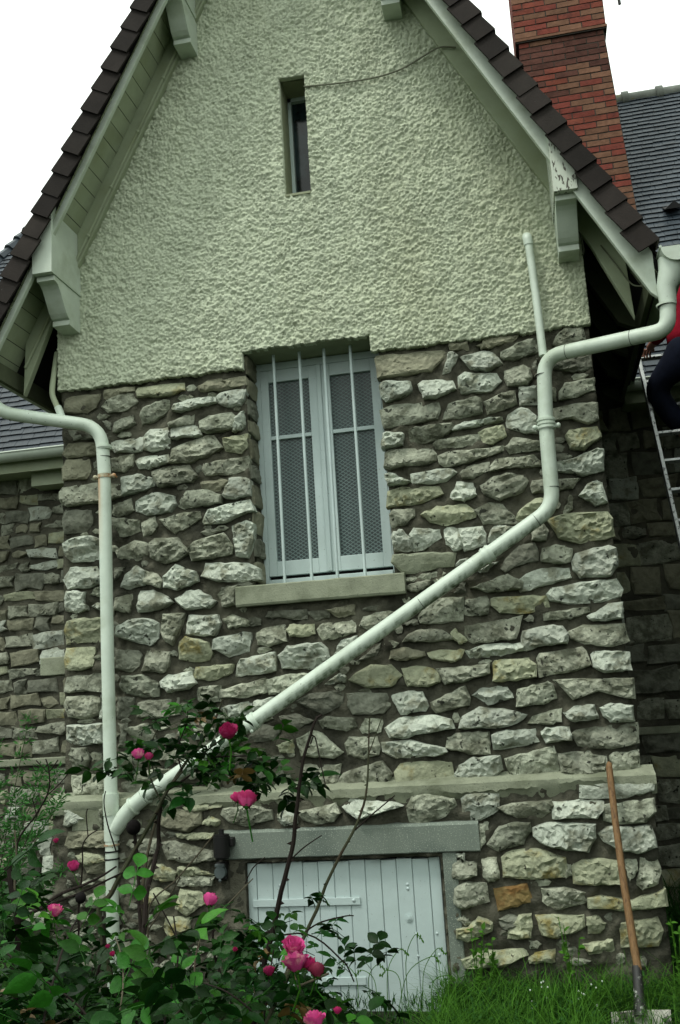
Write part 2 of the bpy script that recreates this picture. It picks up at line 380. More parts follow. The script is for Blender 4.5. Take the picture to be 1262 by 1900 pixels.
def pipe_algae():
    M_ = M['pipe'].copy(); M_.name = 'white pipe with algae streaks'
    n = M_.node_tree.nodes; l = M_.node_tree.links; b = n['Principled BSDF']
    src = b.inputs['Base Color'].links[0].from_socket
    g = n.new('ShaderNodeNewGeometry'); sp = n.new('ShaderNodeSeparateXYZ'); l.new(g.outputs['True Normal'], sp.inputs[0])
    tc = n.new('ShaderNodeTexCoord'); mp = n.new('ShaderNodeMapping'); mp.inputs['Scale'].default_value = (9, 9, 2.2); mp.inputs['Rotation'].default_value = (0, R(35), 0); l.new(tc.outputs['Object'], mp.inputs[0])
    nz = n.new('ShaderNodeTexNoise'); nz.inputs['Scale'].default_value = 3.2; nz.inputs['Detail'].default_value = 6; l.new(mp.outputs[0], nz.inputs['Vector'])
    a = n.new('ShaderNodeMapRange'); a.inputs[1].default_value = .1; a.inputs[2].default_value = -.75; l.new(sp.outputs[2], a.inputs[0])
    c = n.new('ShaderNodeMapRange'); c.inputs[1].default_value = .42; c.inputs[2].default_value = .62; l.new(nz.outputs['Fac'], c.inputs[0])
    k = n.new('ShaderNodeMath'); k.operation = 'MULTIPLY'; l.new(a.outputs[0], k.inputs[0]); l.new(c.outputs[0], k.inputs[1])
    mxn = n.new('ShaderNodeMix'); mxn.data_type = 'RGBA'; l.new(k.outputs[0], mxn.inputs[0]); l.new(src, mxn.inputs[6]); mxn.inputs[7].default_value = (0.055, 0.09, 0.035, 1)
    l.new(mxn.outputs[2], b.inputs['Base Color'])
    return M_


M['pipe_rust'] = pipe_rust(); M['pipe_algae'] = pipe_algae()

# ------------------------------------------------------------------ noise fields on grids
def fft_noise(nz, nx, step, wl, bw=0.45, seed=0):
    "isotropic band limited noise, wavelength wl in metres, unit standard deviation"
    rs = np.random.RandomState(seed)
    g = np.fft.rfft2(rs.randn(nz, nx))
    fz = np.fft.fftfreq(nz, step)[:, None]; fx = np.fft.rfftfreq(nx, step)[None, :]
    f = np.sqrt(fz ** 2 + fx ** 2) + 1e-9
    h = np.exp(-(np.log(f * wl) / bw) ** 2)
    r = np.fft.irfft2(g * h, s=(nz, nx)); return r / r.std()


def snap(vals, edges):
    vals = vals.copy()
    for e in edges:
        i = np.argmin(abs(vals - e)); vals[i] = e
    return vals


def sheet(x0, x1, z0, z1, step, yf, holes=(), keep=None, rim=0.0):
    "front wall sheet (faces -Y). yf(X,Z) -> y.  holes: (x0,x1,z0,z1).  rim: depth of the edge turned back"
    nx = int(round((x1 - x0) / step)) + 1; nz = int(round((z1 - z0) / step)) + 1
    xs = snap(np.linspace(x0, x1, nx), [h[0] for h in holes] + [h[1] for h in holes])
    zs = snap(np.linspace(z0, z1, nz), [h[2] for h in holes if h[2] > z0] + [h[3] for h in holes if h[3] < z1])
    X, Z = np.meshgrid(xs, zs)
    Y = yf(X, Z)
    cx = (X[:-1, :-1] + X[1:, 1:]) / 2; cz = (Z[:-1, :-1] + Z[1:, 1:]) / 2
    k = np.ones(cx.shape, bool)
    for h in holes: k &= ~((cx > h[0]) & (cx < h[1]) & (cz > h[2]) & (cz < h[3]))
    if keep is not None: k &= keep(cx, cz)
    idx = np.arange(nx * nz).reshape(nz, nx)
    a = idx[:-1, :-1][k]; b = idx[:-1, 1:][k]; c = idx[1:, 1:][k]; d_ = idx[1:, :-1][k]
    F = np.stack([a, b, c, d_], 1)
    V = np.stack([X.ravel(), Y.ravel(), Z.ravel()], 1)
    if rim:
        kp = np.pad(k, 1)
        E = []
        kk = kp[1:-1, 1:-1]
        m1 = kk & ~kp[:-2, 1:-1]; E.append(np.stack([idx[:-1, 1:][m1], idx[:-1, :-1][m1]], 1))     # below empty
        m2 = kk & ~kp[2:, 1:-1]; E.append(np.stack([idx[1:, :-1][m2], idx[1:, 1:][m2]], 1))
        m3 = kk & ~kp[1:-1, :-2]; E.append(np.stack([idx[:-1, :-1][m3], idx[1:, :-1][m3]], 1))
        m4 = kk & ~kp[1:-1, 2:]; E.append(np.stack([idx[1:, 1:][m4], idx[:-1, 1:][m4]], 1))
        E = np.concatenate(E)
        n0 = len(V); u, inv = np.unique(E.ravel(), return_inverse=True); inv = inv.reshape(-1, 2)
        V2 = V[u].copy(); V2[:, 1] += rim
        V = np.concatenate([V, V2]); F = np.concatenate([F, np.stack([E[:, 0], E[:, 1], inv[:, 1] + n0, inv[:, 0] + n0], 1)])
    used, inv = np.unique(F.ravel(), return_inverse=True)
    return V[used], inv.reshape(F.shape)


# ------------------------------------------------------------------ geometry constants of the house
XL, XR = -3.03, 0.50             # gable wing wall
XC, ZA = -1.25, 8.19             # gable axis, apex
DX, DZ = 0.4658, 0.8849          # down-slope direction
YM = 2.35                        # wall of the main house
WIN = (-1.725, -0.825, 2.40, 3.96)
SLIT = (-1.378, -1.198, 5.022, 5.902)
DOOR = (-1.83, -0.665, -0.3, 0.742)


def RP(s, u, v, y):
    "point on the gable roof: side s, u metres down the slope from the apex, v metres inward from the tile surface"
    return (XC + s * (u * DX - v * DZ), y, ZA - u * DZ - v * DX)


ground_z = lambda x, y: 0.0

# ------------------------------------------------------------------ ground
def build_ground():
    n = 120
    xs = np.sign(np.linspace(-1, 1, n)) * np.abs(np.linspace(-1, 1, n)) ** 3 * 120
    X, Y = np.meshgrid(xs, xs); Y = Y - 2
    Z = np.array([[noise.noise(Vector((x * .6, y * .6, 0))) * 0.05 for x, y in zip(a, b)] for a, b in zip(X, Y)])
    Z = np.where((np.abs(X) < 6) & (Y > 0), -0.1, Z - .06)
    idx = np.arange(n * n).reshape(n, n)
    F = np.stack([idx[:-1, :-1].ravel(), idx[:-1, 1:].ravel(), idx[1:, 1:].ravel(), idx[1:, :-1].ravel()], 1)
    o = mesh('ground', np.stack([X.ravel(), Y.ravel(), Z.ravel()], 1), F, M['soil'], smooth=True)
    tag(o, kind='structure')


build_ground()

# ------------------------------------------------------------------ the house
house = empty('stone_house', (XC, 0, 0), 'rubble stone house with a steep gabled wing of cream roughcast above grey stone', 'house')

# --- masonry sheet of the gable wing
def mort_y(X, Z):
    r = fft_noise(X.shape[0], X.shape[1], 0.02, 0.16, 0.5, 3) * 0.008 + fft_noise(X.shape[0], X.shape[1], 0.02, 0.07, 0.5, 4) * 0.005
    return r
V_, F_ = sheet(XL, XR, 1.10, 3.90, 0.02, mort_y, [WIN], rim=0.08)
gwall = mesh('gable_wall', V_, F_, M['mortar'], house, smooth=True)
# plinth
V_, F_ = sheet(-3.07, 0.545, -0.3, 1.12, 0.02, lambda X, Z: mort_y(X, Z) - 0.10 - (1.12 - Z) * 0.02, [DOOR], rim=0.10)
plinth = mesh('plinth', V_, F_, M['mortar'], house, smooth=True)
# sides and back of the wing, upper core behind the roughcast
b = MB()
b.box((XL + .01, 0.07, -0.3), (XL + .3, YM + .2, 4.75)); b.box((XR - .3, 0.07, -0.3), (XR - .01, YM + .2, 4.75))
b.build('side_wall', M['mortar'], house)
# left reveal, soffit of the lower window; core of plaster
b = MB()
b.box((WIN[0] - .2, 0.035, 2.2), (WIN[0], 0.36, 3.99))
b.build('reveal', M['mortar'], gwall); b = MB(); b.box((WIN[1], 0.035, 2.2), (WIN[1] + .2, 0.36, 3.99))
b.build('reveal', M['mortar'], gwall)
b = MB(); b.box((WIN[0] - .2, -0.02, WIN[3]), (WIN[1] + .2, 0.36, WIN[3] + .15)); b.build('reveal', M['plaster'], gwall)

# --- roughcast gable
SST = 0.0062
def st_y(X, Z):
    s = X.shape; rs = np.random.RandomState(31)
    H = np.zeros(s)
    for n, lo, hi, am in ((40000, .007, .0138, 1.0), (60000, .0045, .009, .85)):
        ci = rs.randint(0, s[0], n); cj = rs.randint(0, s[1], n); rad = rs.uniform(lo, hi, n) / SST; asp = rs.uniform(.7, 1.4, n); hh = am * rs.uniform(.35, 1, n); th = rs.uniform(0, 3.14, n)
        for di in range(-4, 5):
            for dj in range(-4, 5):
                u = (di * np.cos(th) + dj * np.sin(th)) * asp; w = -di * np.sin(th) + dj * np.cos(th)
                v = hh * np.clip(1 - (u * u + w * w) / rad ** 2, 0, 1) ** .6
                i = np.clip(ci + di, 0, s[0] - 1); j = np.clip(cj + dj, 0, s[1] - 1)
                np.maximum.at(H, (i, j), v)
    e = fft_noise(s[0], s[1], SST, 0.5, 0.6, 13); g = fft_noise(s[0], s[1], SST, 0.09, 0.5, 14); q = fft_noise(s[0], s[1], SST, 0.016, 0.5, 15)
    return -0.036 - H * 0.0185 - g * .0016 - e * 0.003 - q * .0016
def in_gable(cx, cz):
    v = -(np.abs(cx - XC) * DZ + (cz - ZA) * DX)
    jag = 0.003 * np.sin(cx * 41) + 0.004 * np.sin(cx * 17 + 2) + 0.003 * np.sin(cx * 113)
    bot = np.where((cx > WIN[0]) & (cx < WIN[1] - .045), WIN[3], 3.845) + jag
    return (v > 0.10) & (cz > bot)
V_, F_ = sheet(XL - .012, XR + .012, 3.80, 6.75, SST, st_y, [SLIT], keep=in_gable, rim=0.05)
stucco = mesh('roughcast', V_, F_, M['stucco'], house, smooth=True)
b = MB()   # plain continuation of the gable above the picture, and its core
b.prism([(XC - .64, 6.74), (XC + .64, 6.74), (XC, 7.95)], 'y', -0.05, 0.0)
b.build('gable_top', M['stucco'], house)
b = MB()
zt = SLIT[3] + 0.0
b.box((XL + .02, 0.0, 3.99), (SLIT[0], 0.2, 4.9)); b.box((SLIT[1], 0.0, 3.99), (XR - .02, 0.2, 4.9))
b.prism([(XL + .25, 4.9), (SLIT[0], 4.9), (SLIT[0], 7.6), (XC - .15, 7.7)], 'y', 0.0, 0.2)
b.prism([(XR - .25, 4.9), (SLIT[1], 4.9), (SLIT[1], 7.6), (XC + .15, 7.7)], 'y', 0.0, 0.2)
b.box((SLIT[0], 0.0, 3.99), (SLIT[1], 0.2, SLIT[2])); b.box((SLIT[0], 0.0, SLIT[3]), (SLIT[1], 0.2, 7.6))
b.build('gable_core', M['plaster'], house)
# --- slit window
sw = MB()
sw.box((SLIT[0] - .01, 0.2, SLIT[2] - .02), (SLIT[0] + .024, 0.26, SLIT[3])); sw.box((SLIT[1] - .02, 0.2, SLIT[2] - .02), (SLIT[1] + .01, 0.26, SLIT[3]))
sw.box((SLIT[0], 0.2, SLIT[3] - .03), (SLIT[1], 0.26, SLIT[3] + .03)); sw.box((SLIT[0], 0.2, SLIT[2] - .02), (SLIT[1], 0.26, SLIT[2] + .02))
slitw = sw.build('slit_window', M['bluewhite'], house)
MB().box((SLIT[0] + .01, 0.235, SLIT[2]), (SLIT[1] - .01, 0.242, SLIT[3])).build('pane', M['glass'], slitw)
MB().box((SLIT[0] + .002, -.052, SLIT[2] - .012), (SLIT[1] - .002, 0.2, SLIT[2] + .004)).build('sill', M['plaster'], slitw)

# --- stones of the gable wing: outlines in photograph positions (crop offset and scale first)
STONES = {
(100, 690, 4.207): """t 80,220 130,190 350,175 345,215 310,270 250,310 90,310|g 380,270 430,215 560,150 600,160 640,225 560,290 430,312|t 390,190 400,140 600,115 600,150 540,160 430,212
y 655,150 670,120 980,85 990,140 870,180 670,190|g 675,340 700,290 850,215 885,220 890,290 780,375 690,405|w 940,290 950,250 1080,215 1230,205 1240,240 1130,265 1060,295 950,300
g 460,450 470,390 600,335 620,400 590,430 470,465|g 905,400 1010,345 1075,330 1070,400 920,425|w 920,430 1100,415 1140,490 1060,505 930,515|w 700,500 750,450 880,435 900,480 890,590 750,610 700,600
d 380,380 430,390 430,440 400,420|d 110,450 330,460 330,520 150,525|t 75,640 110,560 335,550 335,640 110,668|t 65,740 90,690 260,680 270,780 240,825 70,838
w 450,545 680,505 695,560 660,610 490,628 450,600|g 450,680 610,645 600,730 540,775 460,765|w 640,690 700,660 870,645 875,700 740,750 670,745|g 770,775 890,740 1040,725 1100,810 1060,850 830,892
d 310,710 340,690 340,760 310,750|w 540,825 650,800 760,830 775,885 690,920 545,958 535,880|g 65,1000 75,905 330,865 500,880 500,970 330,1015 110,1048 75,1030|w 640,1010 720,960 800,940 920,970 940,1030 900,1090 720,1110 650,1085
d 65,1140 85,1080 280,1085 290,1180 240,1240 80,1255|g 460,1040 590,990 615,1080 560,1110 500,1130 460,1110|g 460,1140 650,1160 660,1240 560,1280 470,1280|g 680,1175 780,1130 800,1200 770,1250 700,1280|g 835,1150 980,1110 1120,1095 1130,1140 1060,1190 940,1250 880,1200""",
(300, 690, 3.8): """t 270,100 330,60 555,30 565,85 400,125 285,125|w 385,180 420,150 575,120 570,190 545,230 460,240 405,215|g 270,350 340,310 480,285 505,310 500,395 330,430 290,415|w 505,410 520,330 575,290 580,370 560,400
g 60,635 80,540 270,460 350,450 415,530 330,580 220,625 85,640|y 440,475 500,455 595,430 590,530 555,565 460,555|g 300,690 310,650 480,615 590,595 590,690 440,720 320,720|t 285,780 400,755 455,765 400,830 300,830
g 120,940 175,840 300,830 405,870 400,920 250,940 160,960|w 440,870 480,760 540,745 610,760 615,865 520,890 455,885|w 300,1050 340,970 500,930 605,900 635,980 550,1010 440,1060 310,1070|w 495,1090 590,1055 635,1075 640,1180 610,1300 530,1290 510,1180
g 190,1250 230,1200 430,1140 490,1230 480,1280 350,1310 220,1325|w 295,1440 320,1350 600,1350 665,1385 680,1460 560,1480 400,1475|w 15,1440 95,1360 230,1410 245,1475 100,1535 20,1515|g 395,1570 420,1520 530,1510 525,1640 430,1650|w 100,1600 180,1550 260,1540 375,1615 320,1660 180,1670""",
(100, 960, 4.207): """w 85,210 190,160 290,150 350,180 350,330 140,340 90,290|w 70,480 130,395 320,385 355,440 350,510 280,540 110,555|g 485,260 630,185 730,210 720,290 640,330 500,310|g 750,200 790,170 960,165 1040,270 960,330 860,355 760,310
d 468,400 540,395 510,440 470,480|w 520,540 560,450 640,385 700,420 700,520 590,555|g 700,420 800,440 840,500 825,545 705,510|w 90,640 110,580 240,585 230,640 250,715 190,740 90,725|g 285,600 320,550 355,548 355,610|w 305,690 340,668 360,670 360,715 315,710
g 470,630 600,600 595,680 575,740 475,720|w 660,690 675,575 770,570 880,620 910,660 850,700 670,735|y 85,890 100,815 200,795 365,790 365,970 200,975 95,988|w 490,910 510,850 640,795 740,795 810,830 800,940 740,995 600,960 500,930
g 830,890 850,760 1015,755 980,870 920,995 870,960|w 1035,905 1060,770 1270,765 1290,830 1240,920 1060,915|y 985,980 1040,935 1200,980 1225,1060 1200,1110 1100,1125 980,1100|y 80,1110 100,1025 300,1020 290,1160 180,1190 90,1180
d 485,1040 640,1040 670,1080 650,1160 600,1200 490,1180|g 690,1200 720,1050 740,1035 900,1050 890,1160 860,1205""",
(100, 1220, 4.207): """g 90,270 100,160 340,130 370,140 370,270 250,255 130,275|g 535,150 690,140 810,210 800,300 700,305 560,280 525,215|w 835,190 900,140 1065,115 1100,200 1040,240 890,270 860,230|g 95,380 110,310 290,300 350,320 355,440 240,470 130,460
d 495,315 620,320 600,420 560,465 495,470|w 355,320 380,315 380,450 360,450|g 660,460 665,360 700,345 950,320 955,440 850,465 690,465|g 1130,330 1130,240 1290,220 1290,340 1180,355|w 110,640 105,540 380,520 385,660 230,680 140,670|d 495,530 560,530 520,600 540,680 500,690
g 560,560 720,520 780,600 780,650 640,660|g 110,760 130,710 250,710 270,800 220,860 140,860|g 285,760 300,745 385,750 385,850 330,860|g 500,745 590,740 600,840 500,830|g 135,990 140,930 290,920 390,940 390,1080 300,1085 160,1070
g 820,730 980,730 1000,830 830,790|g 640,900 800,870 910,880 900,950 760,960 640,950|d 520,990 640,930 700,1040 560,1070|w 1100,560 1250,560 1262,630 1110,640""",
(360, 1080, 4.207): """g 240,290 300,255 430,300 420,335 285,360|d 430,270 510,290 510,330 430,335|d 580,270 600,230 850,215 850,285|d 950,290 900,230 1040,220 1040,270|t 1050,220 1240,180 1240,250 1130,270|w 150,520 160,450 370,395 430,400 430,450 420,540 270,580 180,525
g 490,400 540,365 700,335 715,460 580,500 500,485|y 735,375 760,335 920,335 925,400 860,420 760,420|g 970,370 1010,330 1255,300 1240,390 1100,435 1010,445|w 675,575 740,500 980,480 1030,520 1055,600 940,670 700,670|w 330,730 345,640 380,600 620,555 630,600 625,690 450,720
w 1100,560 1150,460 1262,425 1262,520|y 5,750 30,670 200,650 290,650 270,710 160,760|g 215,900 220,840 540,760 550,860 400,900|g 580,760 720,725 860,715 880,730 740,860 600,870|g 35,920 40,830 190,810 180,900 120,950|w 465,1000 480,930 640,900 560,1000
w 150,1060 200,980 430,940 435,1020 330,1060|w 1030,790 1130,720 1170,740 1170,780 1060,795|d 810,930 900,875 1150,845 1150,960 1000,1025""",
(640, 1060, 4.207): """g 485,110 600,80 655,75 640,110 560,150 490,140|g 700,70 760,50 740,80|d 860,160 900,95 935,90 935,160|g 120,420 150,350 330,310 380,320 200,460|g 580,350 700,220 915,205 910,380 750,405 600,400|d 470,410 540,370 560,380 560,410
g 940,330 945,230 1100,195 1125,260 1110,330 1000,340|g 520,490 600,460 740,460 830,510 810,530 660,545 480,545|y 825,490 860,450 950,540 890,565 860,540|g 950,500 950,430 1200,385 1370,345 1340,470 1320,520 1010,560 960,530|w 970,620 1100,575 1200,568 1380,565 1370,620 1150,665 1000,670
t 360,680 370,620 470,595 600,630 610,660 480,690|y 660,640 750,615 910,615 890,680 820,705 690,680|y 45,850 90,800 200,735 350,735 430,810 350,895 200,905|y 450,760 560,740 640,750 740,790 735,860 640,895 500,890|g 735,765 1110,730 1110,800 960,850 800,875
d 20,960 310,955 340,1050 290,1105 70,1115 30,1050|w 370,970 500,940 600,945 645,1050 620,1085 440,1115|g 680,1020 930,900 970,990 960,1050 720,1105 690,1070|w 1005,970 1060,920 1250,900 1300,985 1120,1035|w 330,1220 430,1150 700,1130 810,1160 830,1230 600,1262 460,1300 370,1290
w 910,1220 940,1130 1060,1065 1230,1075 1400,1125 1330,1180 1190,1220|g 120,1230 160,1155 280,1170 270,1250 140,1262|d 110,690 230,590 270,560 240,660""",
(640, 1300, 4.207): """g 5,340 40,290 240,290 265,350 250,420 150,450 30,420|w 305,330 510,315 760,370 770,400 680,430 410,450 320,400|g 800,370 810,295 870,260 1110,250 1120,410 1000,415|g -50,640 0,570 280,480 350,580 330,640 200,665 20,680|y 400,560 440,500 600,480 810,490 830,630 550,655 410,640
w 865,570 900,510 1000,450 1200,440 1215,540 1150,600 940,640 870,630""",
(690, 620, 5.048): """t 45,230 60,200 640,150 690,180 540,340 350,370 70,400|w 665,360 720,180 760,170 800,200 740,330|t 740,90 880,70 890,130 750,130|t 1000,100 1060,80 1110,110 1030,125|w 840,205 1060,155 1130,170 1215,270 1070,335 930,310|w 75,490 120,445 350,450 360,530 270,590 130,620 90,580
w 440,470 480,435 740,435 775,510 600,590 490,600|w 820,400 880,365 1150,365 1200,430 1110,520 850,545 820,500|g 90,710 200,660 600,635 620,700 600,790 380,830 130,865|g 680,785 730,650 970,590 1010,610 1020,730 870,770|g 365,900 430,880 740,840 750,890 600,985 400,1025 370,980
w 790,870 880,820 1160,785 1170,810 960,860 800,890|w 100,1060 110,930 230,920 290,940 280,1030 150,1060|g 605,1020 640,990 960,945 990,1020 700,1055 620,1065|y 1005,920 1060,890 1220,860 1250,950 1130,1015 1040,1000|g 130,1240 140,1110 200,1080 540,1070 580,1120 580,1180 460,1220 300,1220 190,1260
g 640,1140 720,1110 1190,1050 1200,1090 900,1190 700,1230 660,1200|w 130,1320 170,1300 350,1380 300,1400 160,1410|w 385,1310 450,1300 600,1265 740,1270 770,1300 680,1370 560,1390 400,1390|g 835,1300 900,1240 1080,1200 1090,1280 950,1345 860,1340""",
(900, 600, 5.048): """t 0,205 0,130 280,110 230,170 80,200|g 155,310 165,270 300,190 500,140 520,270 400,285 270,340 190,330|g 680,110 750,50 900,40 930,140 740,195 650,180|g 185,510 190,440 350,390 420,430 430,520 390,565 220,575|w 325,600 480,590 480,745 330,760|g 600,600 650,610 660,700 620,700
g 0,740 150,660 270,630 290,750 200,790 30,840|d 440,380 480,340 490,400 460,430|d 640,380 700,350 970,290 985,400 900,440 650,420|g 710,640 760,560 1010,510 1015,620 940,640 850,690 710,700|w 200,920 220,850 340,795 400,810 500,900 480,1020 340,1010 210,970|g 650,900 660,790 850,750 1040,745 1050,890 960,935 820,880
y 760,1050 800,1010 1040,965 1080,1060 930,1175 810,1165|g 200,1150 270,1070 330,1070 520,1110 520,1180 240,1205|w 680,1300 820,1270 1040,1180 1100,1190 1105,1370 1040,1390 920,1415 690,1380|d 680,1215 830,1215 780,1270 700,1290|g 75,1340 130,1270 430,1240 510,1300 490,1330 280,1340 90,1370""",
(920, 860, 4.674): """g 325,200 340,150 690,135 640,210 340,245|w 725,280 800,180 910,125 965,330 870,355 820,320|g 590,400 640,285 670,300 665,390 600,430|y 180,480 220,400 340,310 450,310 450,400 220,500|y 460,490 600,440 960,420 1000,480 1020,620 740,685 560,640|g 310,560 410,510 450,590 430,660 320,660
d 50,900 90,820 200,720 330,690 360,780 360,840 190,880 90,930|g 400,800 410,740 520,710 650,740 630,850 500,860 400,840|w 670,850 700,780 970,715 1030,740 1050,880 990,970 740,980 680,920|w 180,1020 340,930 440,910 630,905 640,990 430,1050 230,1105|w 470,1130 510,1080 740,1035 1020,1010 1075,1090 1060,1150 900,1190 640,1210 500,1180
y -25,1180 0,1165 420,1150 440,1240 340,1270 210,1295 50,1290 -20,1230|g 445,1300 450,1290 770,1250 780,1290 640,1340 450,1350|w 805,1320 880,1290 970,1220 1085,1210 1085,1340 940,1360 860,1360""",
(690, 880, 5.048): """y 155,300 165,160 290,120 600,110 640,180 430,270 250,290|w 740,210 800,70 940,80 970,190 860,245 770,235|g 1027,100 1150,20 1262,-10 1420,10 1454,60 1400,160 1200,235 1060,180|g 175,380 200,340 390,330 390,400 330,450 190,490|y 480,380 620,300 870,285 960,350 950,400 700,470 560,440
g 965,340 1100,265 1220,280 1340,410 1380,470 1050,460 1020,400|w 185,590 200,540 290,525 380,630 370,700 300,720 210,710|w 355,570 400,510 620,520 640,590 480,700 370,710|w 680,520 760,500 820,520 840,680 770,710 700,650|w 820,510 1030,490 1065,560 1065,660 870,710 840,640|w 1110,560 1150,490 1262,480 1360,500 1200,600 1100,630
c 205,830 220,760 500,740 760,740 740,860 600,870 400,920 310,920|w 800,850 830,800 950,770 880,830|w 990,905 1110,840 1160,830 1080,900|g 950,1060 1080,1010 1262,940 1400,1010 1380,1070 1100,1100""",
(920, 1120, 4.207): """w 210,260 220,220 440,170 510,180 555,240 545,310 380,320 250,360 220,330|g 585,220 690,170 990,160 1025,290 900,330 700,310 600,270|g 330,430 350,390 660,340 690,370 730,480 620,520 350,570 335,500|w 750,400 780,375 1035,380 1050,515 850,530 770,490|y -15,470 0,450 260,430 300,480 300,570 60,605 -10,600
g 170,800 180,670 400,615 440,640 465,740 370,780 210,800|g 470,600 700,590 1050,585 1060,735 900,710 800,680 620,745 540,660|g 265,930 300,880 500,825 500,920 400,940|w 540,850 640,800 760,800 790,890 620,920 570,890|w 820,815 900,780 1060,800 1070,910 900,920 850,880|w -15,1030 60,1000 290,985 315,1080 100,1125 0,1130
w 365,1000 400,970 560,965 580,1060 400,1080|g 610,1020 650,990 1090,935 1100,1085 900,1130 660,1110""",
(900, 1360, 3.712): """g 145,180 240,150 465,100 505,250 480,290 190,325|g 515,150 720,125 740,150 830,165 830,270 640,285 540,260|g 865,160 890,140 1050,125 1055,245 880,265""",
}
PLINTH = {
(640, 1300, 4.207): """w 0,830 60,770 160,785 380,800 430,820 250,880 110,915|g 490,830 530,755 640,735 840,770 860,820 780,900 640,950 510,945|w 915,770 950,740 1190,735 1190,850 1060,930 935,910|g 1045,980 1110,960 1110,1040 1060,1090""",
(900, 1360, 3.712): """g 105,520 200,490 440,470 450,530 380,580 230,580|w 480,480 660,465 805,475 800,530 760,580 490,585|g 830,600 840,500 1150,460 1160,540 1100,610 900,620|g 20,765 100,650 190,620 300,625 310,680 260,760 100,810|w 340,660 440,620 745,630 750,720 700,815 560,800 430,770 345,710
w 790,700 850,655 1130,645 1170,780 1080,820 950,810 830,750|y 125,860 200,815 360,805 540,860 550,985 350,1000 140,990|y 605,920 680,880 780,865 920,890 930,1030 760,1040 620,1030|g 970,890 1040,880 1050,950 1000,1010|g 1050,1040 1075,870 1190,860 1210,960 1190,1030 1090,1070|g 550,900 600,890 600,970 560,985""",
(820, 1540, 3.005): """g 65,200 100,175 185,190 185,250 120,270 65,265|g 225,170 300,165 315,260 260,285 235,260|w 75,138 120,138 120,165|g 215,0 250,0 240,60 218,95|o 295,330 470,305 500,400 320,445|g 565,330 680,325 805,355 800,400 640,440 570,400|g 75,330 120,300 240,300 255,400 110,435 75,400
y 835,380 900,370 1060,390 1220,335 1235,420 1170,430 1000,445 840,430|g 90,500 120,485 155,510 130,530|y 90,600 90,550 150,540 200,490 275,520 270,560 150,620|d 325,500 370,475 440,490 430,530 370,555 340,540|y 430,480 495,475 500,540 490,595 370,600 380,540|y 535,480 780,480 785,540 650,595 570,580
y 810,490 860,480 910,520 880,570 820,575|y 130,720 240,675 450,665 460,700 350,750 150,765|y 495,690 620,670 620,730 500,740|y 790,640 940,615 950,670 830,690|y 1000,520 1200,490 1230,560 1200,640 1010,650""",
(100, 1460, 3.506): """w 70,250 70,160 130,148 180,210 80,260|g 285,250 295,155 325,155 325,230|t 80,380 95,300 320,295 320,390 110,395|y 150,450 200,430 300,450 330,480 200,510|t 190,500 320,500 320,560 220,560|g 180,780 210,720 335,655 335,780|t 690,250 700,170 800,150 945,165 945,240 870,290 790,275
y 835,120 1060,110 1050,135 940,155 880,150|y 970,245 1010,190 1070,225 1060,250|y 820,310 1000,305 1000,330 900,345 830,330|d 695,300 780,300 780,320 710,325|g 480,380 500,350 670,345 665,430 560,430|g 700,370 790,360 1020,420 1040,470 900,495 750,470|y 605,570 640,505 700,510 785,560 770,610 700,615
y 815,550 820,525 900,525 1010,570 820,585|g 825,595 1015,590 1000,640 830,640|y 800,790 830,670 960,690 980,760 870,835|t 560,460 640,460 600,530|y 720,920 740,850 880,855 880,920 760,980|y 540,700 660,660 750,700 720,760 600,770""",
(360, 1300, 4.207): """g 220,890 240,850 420,820 580,860 590,930 400,975 280,940|w 660,890 690,840 790,815 790,960 700,970 660,930|g 830,870 950,840 1090,805 1130,880 1080,940 960,960 860,930""",
}
UPPER2 = {(360, 1300, 4.207): """d 670,130 790,105 915,160 850,190 790,240|g 990,160 1040,130 1240,145 1250,200 1180,230 1020,215|d 420,300 500,180 650,220 620,300 450,330|g 810,300 920,240 1000,260 1150,400 1080,445 850,430|y 650,350 760,310 770,400 680,400|g 850,510 1130,505 1100,685 900,685 830,670|g 460,390 540,385 540,440 400,510|g 110,590 200,600 200,700 120,705"""}


